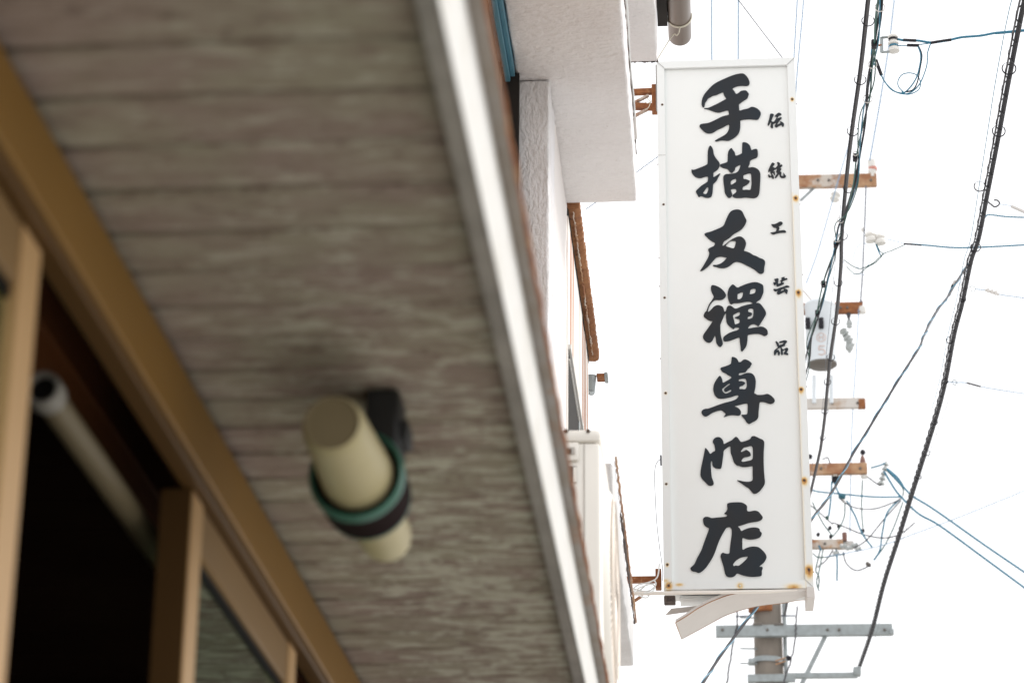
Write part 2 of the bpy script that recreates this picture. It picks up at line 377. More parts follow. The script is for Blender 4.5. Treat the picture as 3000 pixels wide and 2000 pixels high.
# tubular lamp under the eave
lamp = thing('eave_lamp', 'cream cylinder lamp with a green and dark brown collar hanging under the boarded eave', 'lamp')
la = PL(972, 1238, .99); lb = PL(1136, 1582, .975)
ld = (lb - la).normalized(); LL = (lb - la).length
MB().lathe(la, ld, [(0, .0330), (.004, .0358), (.010, .0376), (.018, .0386), (LL * .52, .0475)], 40).build('front_tube', M['lamp_cream'], lamp)
MB().lathe(la, ld, [(.0015, 0), (.0015, .030), (.0, .031), (.0, .0332)], 40).build('end_cap', M['lamp_cap'], lamp)
rr = LL * .40
MB().lathe(la, ld, [(rr + .006, .053), (rr - .001, .0545), (rr - .003, .0575), (rr + .003, .0608), (rr + .0138, .0608)], 40).build('green_rim', M['lamp_green'], lamp)
MB().lathe(la, ld, [(rr + .009, .043), (rr + .004, .0535)], 40).build('collar_recess', M['lamp_brown'], lamp)
MB().lathe(la, ld, [(rr + .014, .0600), (rr + .086, .0565)], 40).build('brown_collar', M['lamp_brown'], lamp)
MB().lathe(la, ld, [(rr + .0862, .0572), (rr + .090, .0572), (rr + .091, .050), (rr + .091, .034)], 40).build('back_rim', M['lamp_green'], lamp)
MB().lathe(la, ld, [(rr + .06, .0365), (LL - .02, .0350), (LL - .004, .032), (LL, .024), (LL, 0)], 36).build('rear_tube', M['lamp_cream'], lamp)
pb = PL(1135, 1235, 1.06)
bk = MB(); bk.box((pb.x - .026, pb.y - .02, HZ(1.015)), (pb.x + .016, pb.y + .06, HZ(HS - .002)), .004)
bk.box((pb.x + .012, pb.y - .005, HZ(1.035)), (pb.x + .027, pb.y + .05, HZ(1.062)), .003)
bk.build('mounting_bracket', M['bracket_black'], lamp)

# ================================================================ WHITE BUILDING
wb = thing('white_building', 'white stuccoed building with projecting slabs beyond the brown eave', 'building')
H2 = 4.18; YE = 9.08; XS = -.256; XWALL = -.535
def rough_slab(name, x0, x1, y0, y1, h0, h1, m, amp=.003, parent=wb, seed=1, step=.06):
    rnd = random.Random(seed); bm = bmesh.new()
    nx = max(2, int((x1 - x0) / step)); ny = max(2, int((y1 - y0) / step)); nz = max(1, int((h1 - h0) / step))
    bmesh.ops.create_cube(bm, size=1)
    for v in bm.verts: v.co = Vector((x0 + (v.co.x + .5) * (x1 - x0), y0 + (v.co.y + .5) * (y1 - y0), HZ(h0 + (v.co.z + .5) * (h1 - h0))))
    bmesh.ops.bevel(bm, geom=bm.edges[:], offset=.010, segments=3, affect='EDGES', profile=.5)
    for ax, (lo, hi, kk) in enumerate(((x0, x1, nx), (y0, y1, ny), (HZ(h0), HZ(h1), nz))):
        for i in range(1, kk):
            c = [0, 0, 0]; nn = [0, 0, 0]; c[ax] = lo + (hi - lo) * i / kk; nn[ax] = 1
            bmesh.ops.bisect_plane(bm, geom=bm.verts[:] + bm.edges[:] + bm.faces[:], plane_co=c, plane_no=nn)
    for v in bm.verts: v.co += Vector((rnd.uniform(-1, 1), rnd.uniform(-1, 1), rnd.uniform(-.6, .6))) * amp
    me = bpy.data.meshes.new(name); bm.to_mesh(me); bm.free(); me.materials.append(m)
    for p in me.polygons: p.use_smooth = True
    me.set_sharp_from_angle(angle=math.radians(50))
    o = bpy.data.objects.new(name, me); COL.objects.link(o); o.parent = parent; return o
# main projecting slab
rough_slab('balcony_slab', -.652, XS, 5.6, YE, H2, 4.385, M['stucco_under'], .0022)
MB().box((-2.2, 5.6, HZ(H2 + .001)), (-.656, 7.9, HZ(4.38))).build('slab_core', M['stucco'], wb)
# dark crack and metal flashing above the slab edge
e = MB(); pts = []
for i in range(120): pts.append(Vector((XS - .002 + random.uniform(-.001, .002), 5.6 + (YE - 5.6) * i / 119, HZ(4.392 + random.uniform(-.003, .004)))))
e.tube(pts, .0055, 6, rs=ragged(len(pts), .002, .0062, 5, .7)); e.build('crumbling_edge', M['broken_edge'], wb)
e = MB(); pts = [Vector((XS + .005 + .002 * math.sin(i * .35), 5.6 + (YE - .28 - 5.6) * i / 80, HZ(4.406 + .002 * math.sin(i * .23)))) for i in range(81)]
e.tube(pts, .0032, 6); e.build('edge_flashing', M['sign_metal'], wb)
MB().box((XS - .02, YE - .34, HZ(4.386)), (XS + .010, YE - .14, HZ(4.41)), .004).build('flashing_end', M['strip_grey'], wb)
# pilaster facing the camera, street wall, boards behind
rough_slab('pilaster', -.668, XWALL, 8.0, 8.30, -1.3, H2 - .003, M['stucco_rough'], .0022, seed=4)
rough_slab('street_wall', -.63, XWALL - .001, 8.303, 9.085, -1.3, H2 - .002, M['stucco'], .0018, seed=5)
MB().box((-2.2, 7.86, HZ(-1.5)), (-.700, 7.98, HZ(5.2))).build('timber_wall', M['tan_wood'], wb)
MB().box((-.6995, 7.94, HZ(-1.5)), (-.640, 7.965, HZ(4.175))).build('dark_gap', M['dark_recess'], wb)
bb = MB(); bb.box((-.690, 5.6, HZ(4.135)), (-.671, 7.93, HZ(4.20)), .002); bb.build('blue_beam', M['blue_paint'], wb)
bb = MB(); bb.box((-.6705, 5.6, HZ(4.155)), (-.655, 7.93, HZ(4.198)), .002); bb.build('blue_flange', M['blue_paint'], wb)
# boarded wall streaked with rust, each board its own piece
k = 0
yy = 9.087
while yy < 10.70:
    w_ = .178
    y1 = min(yy + w_ - .004, 10.72)
    MB().box((-.60, yy, HZ(-1.5)), (-.531 + random.uniform(-.001, .001), y1, HZ(4.13)), .0015).build('wall_board', M['rust_streak_wall'], wb); yy += w_
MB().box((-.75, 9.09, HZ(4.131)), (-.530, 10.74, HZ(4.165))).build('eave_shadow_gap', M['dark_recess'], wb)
# rusty roof edge above the boards
n = 150; e = MB(); vs = []
for i in range(n + 1):
    y = 9.09 + 1.70 * i / n; j = random.uniform(-.003, .003)
    vs += [(-.7, y, HZ(4.170)), (-.503 + j * .5, y, HZ(4.158 + j)), (-.486 + j, y, HZ(4.166 + j)), (-.485 + j, y, HZ(4.195 + j)), (-.7, y, HZ(4.22))]
fs = []
for i in range(n):
    for q in range(5): fs.append((i * 5 + q, i * 5 + (q + 1) % 5, i * 5 + 5 + (q + 1) % 5, i * 5 + 5 + q))
fs += [tuple(range(5)), tuple(n * 5 + q for q in range(5))]
e.add(vs, fs); e.build('rusty_roof_edge', M['rust_wood'], wb)
e = MB(); pts = [Vector((-.511 + random.uniform(-.003, .003), 9.09 + 1.6 * i / 130, HZ(4.150 + random.uniform(-.005, .005)))) for i in range(131)]
e.tube(pts, .0062, 6, rs=ragged(len(pts), .0012, .0050, 3)); e.build('mortar_edge', M['rust_light'], wb)
# dark window in the boarded wall
wn = bpy.data.objects.new('window', None); COL.objects.link(wn); wn.parent = wb
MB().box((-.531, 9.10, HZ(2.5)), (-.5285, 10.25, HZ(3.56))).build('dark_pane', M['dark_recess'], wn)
MB().box((-.530, 9.10, HZ(3.562)), (-.520, 10.28, HZ(3.582)), .001).build('window_head', M['fascia_white'], wn)
MB().box((-.530, 9.10, HZ(3.512)), (-.523, 10.28, HZ(3.520)), .001).build('window_bar', M['fascia_white'], wn)
MB().box((-.530, 9.80, HZ(2.5)), (-.524, 9.83, HZ(3.51)), .001).build('window_bar', M['galv'], wn)
# vent hood
vh = thing('vent_hood', 'small grey and copper coloured vent hood on the end of the rust streaked wall', 'vent')
pv = PY(1730, 1087, 10.80); pv2 = PY(1781, 1140, 10.80); pm = PY(1748, 1140, 10.80)
h = MB(); h.tube([Vector((-.53, 10.74, PY(1730, 1165, 10.8).z)), Vector((-.524, 10.80, PY(1735, 1150, 10.8).z)), Vector((-.520, 10.80, PY(1735, 1100, 10.8).z))], .02, 10, rs=[.006, .018, .022]); h.build('hood', M['galv'], vh)
MB().box((pm.x, 10.78, PY(0, 1140, 10.8).z), (PY(1772, 1100, 10.8).x, 10.86, PY(1760, 1097, 10.8).z), .003).build('copper_box', M['rust'], vh)
MB().box((PY(1771, 1100, 10.8).x, 10.775, PY(0, 1142, 10.8).z - .001), (PY(1781, 1100, 10.8).x, 10.865, PY(1760, 1096, 10.8).z + .002), .002).build('front_plate', M['galv'], vh)
# upper slab and upper storey wall
rough_slab('upper_slab', -1.4, -.162, 6.2, 8.97, 4.75, 5.02, M['stucco_under'], .003, seed=9)
e = MB(); pts = [Vector((-.157 + random.uniform(-.004, .004), 6.2 + 2.77 * i / 110, HZ(5.03 + random.uniform(-.01, .006)))) for i in range(111)]
e.tube(pts, .012, 7); e.build('broken_edge', M['broken_edge'], wb)
e = MB(); pts = [Vector((-.40 + .24 * i / 50, 8.974 + random.uniform(-.002, .002), HZ(4.757 + random.uniform(-.004, .004)))) for i in range(51)]
e.tube(pts, .0062, 6); e.build('broken_edge', M['broken_edge'], wb)
MB().box((-1.4, 8.0, HZ(4.386)), (-.62, 11.0, HZ(7.0))).build('upper_wall', M['stucco'], wb)
MB().box((-1.4, 6.2, HZ(5.021)), (-.45, 8.96, HZ(7.0))).build('upper_room', M['stucco'], wb)
MB().box((-2.2, 8.3, 0), (-.66, 10.7, HZ(4.36))).build('building_core', M['stucco'], wb)
# first floor canopy behind the air conditioner
rough_slab('canopy_slab', -.60, -.284, 7.2, 9.07, 2.277, 2.445, M['grey_slab'], .0022, seed=12)
e = MB(); pts = [Vector((-.280 + random.uniform(-.001, .001), 7.2 + 1.9 * i / 90, HZ(2.449 + random.uniform(-.002, .002)))) for i in range(91)]
e.tube(pts, .006, 6, rs=[q * (1 if i > 24 else .35) for i, q in enumerate(ragged(91, .0015, .0062, 8, .72))]); e.build('crumbling_edge', M['broken_edge'], wb)
e = MB(); pts = [Vector((-.274 + random.uniform(-.002, .002), 7.2 + 1.92 * i / 60, HZ(2.459 + random.uniform(-.001, .001)))) for i in range(61)]
e.tube(pts, .0042, 6); e.build('edge_flashing', M['rust_light'], wb)

# gutter along the roof edge, top
gt = thing('roof_gutter', 'brown half round gutter with a wire hanger at the top of the photo', 'gutter')
gy1 = 9.25; gc = PY(1990, 60, gy1 - .2); gx = gc.x; gh = ray(1990, 135).z * gy1 - .0 ; gr = .048
g0 = 6.2; n = 28; vs = []; fs = []
zc = HZ(gh) + gr
for y in (g0, gy1):
    for r_ in (gr, gr - .003):
        for i in range(n + 1):
            c = math.pi * (1 + i / n); vs.append((gx + r_ * math.cos(c), y, zc + r_ * math.sin(c) * 1.0))
        vs.append((gx + r_, y, zc + .06)) ; vs.append((gx - r_, y, zc + .06))
K = n + 3
ordr = [n + 2] + list(range(n + 1)) + [n + 1]
for q in range(len(ordr) - 1):
    i, j = ordr[q], ordr[q + 1]
    fs.append((i, j, 2 * K + j, 2 * K + i)); fs.append((K + i, K + j, 3 * K + j, 3 * K + i)); fs.append((i, j, K + j, K + i)); fs.append((2 * K + i, 2 * K + j, 3 * K + j, 3 * K + i))
gm = MB(); gm.add(vs, fs, True); gm.build('trough', M['gutter_brown'], gt)
MB().box((gx - gr + .002, gy1 - .004, zc - .0), (gx + gr - .002, gy1 - .001, zc + .055)).add([(gx + (gr - .002) * math.cos(math.pi * (1 + i / 24)), gy1 - .003, zc + (gr - .002) * math.sin(math.pi * (1 + i / 24))) for i in range(25)], [tuple(range(25))]).build('end_plate', M['gutter_brown'], gt)
hy = gy1 - .17
for dy in (0, .006):
    MB().tube([Vector((gx + (gr + .003) * math.cos(math.pi * (.93 + 1.14 * i / 24)), hy + dy, zc + (gr + .003) * math.sin(math.pi * (.93 + 1.14 * i / 24)))) for i in range(25)], .0028, 6).build('hanger_wire', M['wire_steel'], gt)
hk = crom([Vector((-.165, hy + .02, HZ(4.83))), Vector((gx - .03, hy + .03, zc - gr - .028)), Vector((gx - .012, hy + .01, zc - gr - .037)), Vector((gx - .003, hy + .004, zc - gr - .028)), Vector((gx + .002, hy, zc - gr - .002))], 5)
MB().tube(hk, .0026, 6).build('hanger_hook', M['wire_steel'], gt)
MB().box((-.162, 6.2, zc - .03), (gx - gr - .001, gy1 - .14, zc + .05)).build('backing_board', M['dark_recess'], gt)
e = MB(); pts = [Vector((-.150 + random.uniform(-.004, .004), 6.2 + 2.6 * i / 100, zc - .052 + random.uniform(-.006, .006))) for i in range(101)]
e.tube(pts, .011, 7); e.build('rusty_bracket_rail', M['broken_edge'], gt)

# ================================================================ AIR CONDITIONER
ac = thing('air_conditioner', 'cream outdoor air conditioner unit seen from its side above the eave edge', 'air conditioner')
AX0, AX1, AY0, AY1, AH0, AH1 = -.60, -.266, 6.0, 6.80, 1.50, 2.128
MB().box((AX0, AY0 + .003, HZ(AH0)), (AX1 - .002, AY1 - .003, HZ(AH1 - .036)), .010).build('casing', M['ac_cream'], ac)
MB().box((AX0 - .002, AY0 - .002, HZ(AH1 - .0345)), (AX1 + .001, AY1 + .002, HZ(AH1)), .013).build('lid', M['ac_cream'], ac)
sx = PY(1712, 1300, AY0).x
MB().box((sx - .0015, AY0 + .0005, HZ(AH0 + .01)), (sx + .0010, AY0 + .0025, HZ(AH1 - .04))).build('seam', M['ac_seam'], ac)
for px in (1659, 1723):
    p = PY(px, 1262, AY0 - .003); MB().lathe(p, (0, -1, 0), [(0, .0055), (.003, .0048), (.0035, 0)], 12).build('screw', M['screw_dark'], ac)
v0 = PY(1640, 1352, AY0); v1 = PY(1697, 1297, AY0)
vc = MB().box((v0.x, AY0 - .010, v0.z), (v1.x, AY0 + .001, v1.z), .006).build('valve_cover', M['ac_cream'], ac)
p0 = PY(1648, 1336, AY0); p1 = PY(1686, 1313, AY0)
MB().box((p0.x, AY0 - .0145, p0.z), (p1.x, AY0 - .0105, p1.z), .0018).build('cover_recess', M['ac_seam'], vc)
p0 = PY(1650, 1334, AY0); p1 = PY(1675, 1320, AY0)
MB().box((p0.x, AY0 - .0165, p0.z), (p1.x, AY0 - .015, p1.z)).build('cover_handle', M['screw_dark'], vc)
p0 = PY(1640, 1412, AY0); p1 = PY(1690, 1365, AY0)
MB().box((p0.x, AY0 - .001, p0.z), (p1.x, AY0 + .0015, p1.z), .0005).build('hand_recess', M['ac_dark'], ac)
p0 = PY(1680, 1412, AY0); p1 = PY(1690, 1368, AY0)
MB().box((p0.x, AY0 - .003, p0.z), (p1.x, AY0 - .0012, p1.z)).build('recess_rim', M['ac_cream'], ac)
# fan grille on the street face
gcx = AX1; gcy = AY0 + .40; gcz = HZ(1.80); GR = .262
MB().lathe((gcx - .002, gcy, gcz), (1, 0, 0), [(0, GR + .02), (.012, GR + .012), (.018, GR + .002), (.016, GR - .008), (.004, GR - .012)], 64).build('grille_ring', M['ac_cream'], ac)
gg = MB()
for i in range(72):
    c = 2 * math.pi * i / 72; u = Vector((0, math.cos(c), math.sin(c)))
    ps = [Vector((gcx + .022 - .006 * (q / 4) ** 2 * 1.5, gcy, gcz)) + u * (.05 + (GR - .052) * q / 4) for q in range(5)]
    gg.tube(ps, .0021, 4, caps=False)
for rad in (.06, .10, .14, .18, .22, .25):
    gg.tube([Vector((gcx + .021, gcy + rad * math.cos(2 * math.pi * i / 40), gcz + rad * math.sin(2 * math.pi * i / 40))) for i in range(40)], .0018, 4, closed=True)
gg.build('grille_bars', M['ac_grille'], ac, stuff=True)
MB().lathe((gcx + .001, gcy, gcz), (1, 0, 0), [(0, 0), (0, GR - .01)], 48).build('fan_opening', M['ac_seam'], ac)
for yy in (AY0 + .08, AY1 - .16): MB().box((AX0 + .03, yy, HZ(AH0 - .035)), (AX1 + .012, yy + .07, HZ(AH0 - .001)), .006).build('foot', M['ac_cream'], ac)
for yy in (AY0 + .09, AY1 - .15): MB().box((-.72, yy, HZ(AH0 - .06)), (AX1 - .01, yy + .04, HZ(AH0 - .0365)), .002).build('wall_bracket', M['galv'], ac)
# wall of the near building that carries the air conditioner
MB().box((-2.2, 5.62, HZ(1.50)), (-.705, 7.85, HZ(4.17))).build('gable_wall', M['tan_wood'], wb)

# ================================================================ THE SIGN
sign = thing('shop_sign', 'tall white box sign with seven large black brush characters and five small ones', 'sign')
SY = 10.58                                   # front of the frame
def SP(px, py, Y=SY): return PY(px, py, Y)
k_ = SY / 10.6
X0, X1, Z0, Z1 = -.196 * k_, .460 * k_, HZ(3.004 * k_), HZ(5.613 * k_)
fw = .0385; fwl = .036
PYN = SY + .016                              # panel plane
MB().box((X0 + .01, PYN, Z0 + .01), (X1 - .01, PYN + .006, Z1 - .01)).build('face_panel', M['sign_face'], sign)
screws = [(1940, 307, .004, 0), (1944, 599, .004, 0), (1947, 872, .004, 0), (1950, 1151, .006, .006), (1952, 1417, .005, 0), (1955, 1653, .009, .012), (1959, 1714, .020, .02),
          (2321, 291, .009, .02), (2331, 580, .014, .03), (2339, 856, .015, .045), (2347, 1140, .013, .04), (2356, 1406, .016, .035), (2370, 1667, .022, .05), (2168, 1715, .013, .004)]
SC = [(SP(px, py), r_ * (1.3 if px > 2300 else 1.1), d_) for px, py, r_, d_ in screws]
extra = [(SP(1990, 1712), .016, .5, 1.0), (SP(2325, 1719), .03, .62, 1.0), (SP(1950, 1700), .018, .35, 1)]
def rust_at(x, z):
    v = 0
    for p, r_, d_ in SC:
        dx = x - p.x; dz = z - p.z
        rr_ = math.hypot(dx, dz * (1 if dz > 0 else 1 / (1 + d_ * 18)))
        v = max(v, .95 * math.exp(-(rr_ / (r_ * .62)) ** 2) if d_ > .009 else .55 * math.exp(-(rr_ / (r_ * .9)) ** 2))
    for p, r_, a_, _ in extra:
        v = max(v, a_ * math.exp(-((x - p.x) / r_) ** 2 - ((z - p.z) / (r_ * .45)) ** 2))
    # faint streak down the inner right edge
    if x > X1 - fw and z < HZ(4.9): v = max(v, .14 * math.exp(-((x - (X1 - fw + .003)) / .006) ** 2))
    return min(v, 1)
def strip(poly_fn, nu, nv, name):
    vs = []; fs = []; att = []
    for i in range(nu + 1):
        for j in range(nv + 1):
            x, y, z = poly_fn(i / nu, j / nv); vs.append((x, y, z)); att.append(rust_at(x, z))
    for i in range(nu):
        for j in range(nv): a_ = i * (nv + 1) + j; fs.append((a_, a_ + 1, a_ + nv + 2, a_ + nv + 1))
    me = bpy.data.meshes.new(name); me.from_pydata(vs, [], fs)
    at = me.attributes.new('rust', 'FLOAT', 'POINT'); at.data.foreach_set('value', att)
    me.materials.append(M['sign_frame'])
    bm = bmesh.new(); bm.from_mesh(me); bmesh.ops.recalc_face_normals(bm, faces=bm.faces); bm.to_mesh(me); bm.free()
    for p in me.polygons: p.use_smooth = True
    me.set_sharp_from_angle(angle=math.radians(35))
    o = bpy.data.objects.new(name, me); COL.objects.link(o); o.parent = sign; return o
def prof(w):   # cross section of the frame: returns (inset, y) for t in 0..1, wraps side, front and inner return
    def f_(t):
        if t < .2: return 0, SY + .05 * (1 - t / .2)
        if t < .85: return (t - .2) / .65 * w, SY + .0
        return w, SY + (t - .85) / .15 * .0155
    return f_
def mit(s_, t, w, side):
    ins, y = prof(w)(t)
    if side == 'L': return (X0 + ins, y, Z0 + ins + (Z1 - Z0 - 2 * ins) * s_)
    if side == 'R': return (X1 - ins, y, Z0 + ins + (Z1 - Z0 - 2 * ins) * s_)
    if side == 'T': return (X0 + ins + (X1 - X0 - 2 * ins) * s_, y - .002, Z1 - ins * 1.02)
    return (X0 + ins + (X1 - X0 - 2 * ins) * s_, y - .001, Z0 + ins * 1.0)
strip(lambda s_, t: mit(s_, t, fwl, 'L'), 620, 20, 'frame_side')
strip(lambda s_, t: mit(s_, t, fwl, 'R'), 620, 20, 'frame_side')
strip(lambda s_, t: mit(s_, t, fwl, 'T'), 60, 20, 'frame_top')
strip(lambda s_, t: mit(s_, t, fwl, 'B'), 220, 20, 'frame_bottom')
# slightly sprung top corner, box behind
MB().box((X0 + .002, SY + .0505, Z0 + .002), (X1 - .002, SY + .20, Z1 - .002)).build('box_back', M['sign_metal'], sign)
MB().box((X0 - .006, SY + .02, Z1 - .24), (X0 - .0005, SY + .05, Z1 - .005)).build('sprung_flap', M['sign_back'], sign)
# thin dark joints at the mitred corners and half way up
def joint(p, q, w=.0016):
    MB().bar(p, q, w, .001, up=Vector((0, 0, 1))).build('frame_joint', M['sign_back'], sign)
for (ax, az, bx, bz) in ((X0, Z1, X0 + fwl, Z1 - fwl), (X1, Z1, X1 - fwl, Z1 - fwl), (X0, Z0, X0 + fwl, Z0 + fwl), (X1, Z0, X1 - fwl, Z0 + fwl)):
    joint((ax, SY - .0022, az), (bx, SY - .0022, bz))
for px, py in ((1931, 455),):
    p = SP(px, py); joint((X0, SY - .001, p.z), (X0 + fwl, SY - .001, p.z), .0012)
for q, (p, r_, d_) in enumerate(SC):
    big = q == 13
    MB().lathe((p.x, SY - .0005, p.z), (0, -1, 0), [(0, .0058), (.002, .0048), (.003, .002), (.003, 0)], 12).build('screw', M['wire_steel'] if big else M['screw_dark'], sign)
for px, py in ((1929, 477), (1932, 751), (1932, 834), (1935, 1046), (2334, 300), (2343, 594), (2352, 800), (2362, 1128), (2384, 1671)):   # rivets standing out on the box sides
    p = SP(px, py); s_ = -1 if px < 2100 else 1
    MB().lathe(((X0 if s_ < 0 else X1), SY + .018, p.z), (s_, 0, 0), [(0, .0035), (.004, .003), (.004, 0)], 8).build('rivet', M['screw_dark'], sign)

# ---- characters
G = []
G.append((2040, 200, 7.125, [[(965,113),(1020,140),(1075,205),(1105,270),(1112,320),(1090,360),(1040,374),(960,370),(870,378),(800,402),(755,435),(790,480),(825,532),(845,538),(890,515),(920,485),(980,468),(1040,472),(1080,515),(1095,545),(1075,610),(1050,645),(960,700),(905,745),(890,765),(893,830),(903,888),(980,865),(1080,845),(1140,813),(1200,815),(1270,845),(1325,895),(1347,950),(1330,1010),(1300,1060),(1265,1078),(1180,1072),(1090,1068),(980,1078),(925,1090),(916,1110),(918,1200),(908,1290),(880,1370),(830,1425),(760,1475),(690,1510),(640,1516),(560,1508),(500,1512),(430,1530),(400,1525),(392,1512),(450,1475),(560,1415),(625,1370),(665,1310),(684,1235),(682,1185),(650,1185),(540,1245),(440,1290),(370,1335),(310,1360),(230,1360),(160,1325),(90,1255),(67,1220),(80,1180),(130,1162),(240,1148),(340,1110),(440,1060),(530,1015),(620,988),(677,972),(672,920),(658,884),(580,900),(490,925),(410,920),(330,895),(240,862),(165,848),(180,835),(240,833),(340,792),(450,738),(540,690),(612,650),(622,630),(590,590),(570,545),(555,508),(480,535),(420,562),(345,580),(290,612),(248,632),(215,685),(185,725),(172,790),(155,818),(130,812),(110,765),(113,690),(135,610),(180,530),(245,455),(310,385),(400,315),(510,258),(630,205),(740,160),(830,132),(900,118)]]))
G.append((2020, 400, 7.84, [[(475,212),(510,240),(540,300),(555,390),(580,455),(630,530),(680,590),(695,640),(686,690),(660,745),(610,790),(555,830),(550,880),(552,932),(610,905),(660,870),(705,852),(680,910),(650,955),(630,1005),(590,1050),(550,1090),(540,1140),(535,1220),(525,1310),(500,1380),(450,1405),(390,1408),(330,1393),(290,1375),(250,1373),(222,1388),(200,1375),(180,1335),(150,1280),(155,1245),(210,1190),(270,1135),(340,1090),(400,1050),(418,1025),(425,935),(400,920),(340,930),(270,955),(200,952),(130,925),(75,870),(50,820),(47,757),(75,768),(130,760),(220,725),(320,685),(400,645),(415,610),(415,500),(418,380),(430,290),(450,240)],
 [(425,1165),(432,1200),(420,1260),(395,1310),(360,1325),(325,1310),(313,1290),(335,1260),(370,1210),(400,1172)],
 [(1215,150),(1260,135),(1320,150),(1370,190),(1400,240),(1422,312),(1470,298),(1520,287),(1555,300),(1568,350),(1568,440),(1545,485),(1490,510),(1435,530),(1390,570),(1383,630),(1350,712),(1420,708),(1480,712),(1550,740),(1600,790),(1625,850),(1628,950),(1620,1100),(1610,1250),(1590,1340),(1550,1390),(1490,1415),(1400,1412),(1280,1400),(1180,1413),(1080,1412),(1010,1395),(988,1365),(1002,1335),(1070,1280),(1068,1220),(1050,1203),(950,1217),(983,1325),(968,1375),(930,1407),(885,1402),(840,1345),(810,1280),(800,1200),(785,1080),(775,950),(790,900),(835,868),(900,862),(970,855),(1040,845),(1100,815),(1135,770),(1160,710),(1168,655),(1120,670),(1055,712),(1045,765),(1010,805),(975,838),(940,825),(900,780),(865,745),(790,728),(715,692),(702,655),(730,635),(800,615),(860,590),(873,560),(875,480),(885,380),(905,320),(960,268),(1000,315),(1040,370),(1050,420),(1068,443),(1120,430),(1195,395),(1205,370),(1208,250)],
 [(950,1030),(1000,990),(1055,970),(1068,985),(1065,1045),(1040,1065),(965,1110),(948,1095)],
 [(1240,892),(1320,860),(1395,848),(1415,890),(1422,1000),(1422,1100),(1410,1180),(1392,1228),(1300,1222),(1225,1228),(1225,1165),(1260,1140),(1330,1100),(1385,1030),(1340,1000),(1280,980),(1245,975)]]))
G.append((2040, 600, 7.127, [[(845,98),(910,108),(955,140),(985,195),(1020,270),(1047,325),(1035,380),(1000,445),(950,508),(890,550),(820,590),(760,628),(700,685),(640,725),(590,755),(560,800),(548,852),(572,850),(640,795),(720,735),(800,690),(870,665),(930,665),(980,695),(1020,745),(1038,805),(1025,870),(1005,925),(995,960),(1060,980),(1130,1010),(1190,1050),(1250,1070),(1320,1108),(1390,1135),(1428,1170),(1437,1225),(1420,1300),(1414,1390),(1390,1425),(1345,1440),(1300,1425),(1230,1365),(1160,1320),(1050,1265),(960,1220),(900,1198),(830,1190),(770,1215),(710,1265),(640,1305),(560,1322),(480,1315),(420,1297),(365,1283),(343,1258),(370,1254),(430,1253),(500,1230),(560,1190),(600,1150),(632,1105),(580,1092),(510,1080),(420,1102),(370,1150),(310,1220),(245,1290),(180,1340),(130,1372),(78,1383),(100,1345),(150,1270),(200,1180),(250,1090),(268,1020),(262,980),(248,945),(262,912),(330,878),(372,855),(388,795),(340,770),(270,722),(210,665),(170,620),(185,597),(230,578),(310,558),(400,520),(500,478),(560,440),(590,390),(620,315),(660,225),(710,148),(770,113)],
 [(617,858),(660,800),(720,757),(790,755),(822,768),(812,840),(785,905),(740,905),(680,885)]]))
G.append((2050, 815, 7.127, [[(270,143),(330,155),(400,185),(470,235),(525,300),(548,355),(530,400),(480,440),(410,455),(330,453),(280,480),(235,530),(200,590),(180,650),(170,698),(200,690),(250,640),(300,590),(360,564),(420,568),(475,595),(500,640),(513,695),(540,688),(555,650),(570,600),(600,575),(640,572),(680,595),(735,633),(790,625),(880,585),(980,555),(1100,530),(1080,505),(1040,488),(960,492),(860,510),(770,520),(710,522),(660,543),(625,515),(600,460),(583,380),(583,300),(605,220),(640,170),(680,132),(720,145),(785,195),(850,170),(960,125),(1060,95),(1150,82),(1220,92),(1310,135),(1330,200),(1330,290),(1305,360),(1270,435),(1220,470),(1175,515),(1230,517),(1280,550),(1340,630),(1375,690),(1382,750),(1340,830),(1290,910),(1230,998),(1190,980),(1130,955),(1060,975),(1025,1010),(1013,1050),(1090,1035),(1200,1020),(1290,1010),(1350,1028),(1405,1075),(1423,1135),(1405,1180),(1355,1205),(1310,1185),(1250,1163),(1150,1160),(1060,1170),(1005,1190),(998,1280),(985,1370),(965,1430),(925,1485),(885,1523),(858,1505),(850,1420),(838,1330),(828,1240),(780,1245),(700,1278),(620,1305),(550,1317),(505,1308),(490,1260),(510,1215),(590,1155),(680,1115),(780,1085),(822,1055),(815,1030),(770,1025),(730,1035),(705,1058),(650,1025),(590,970),(560,910),(548,820),(547,730),(515,770),(480,850),(435,955),(430,1010),(433,1120),(450,1230),(483,1355),(465,1400),(432,1432),(390,1410),(345,1345),(335,1260),(320,1195),(295,1235),(265,1300),(225,1335),(180,1342),(120,1315),(75,1260),(68,1210),(95,1150),(170,1045),(263,905),(240,893),(190,880),(130,840),(88,805),(85,760),(110,710),(140,680),(165,610),(200,535),(250,465),(290,395),(285,360),(250,290),(232,220),(240,165)],
 [(795,330),(840,305),(900,290),(897,350),(880,400),(840,435),(800,440),(788,425),(790,370)],
 [(1060,245),(1100,222),(1160,220),(1165,270),(1145,310),(1100,325),(1045,332),(1050,290)],
 [(695,778),(760,730),(830,705),(835,760),(800,790),(730,818),(780,845),(825,855),(832,920),(800,945),(750,962),(733,950),(715,870)],
 [(1015,650),(1060,630),(1110,638),(1120,690),(1115,780),(1085,830),(1005,852),(1010,805),(1070,780),(1092,745),(1070,715),(1015,700)]]))
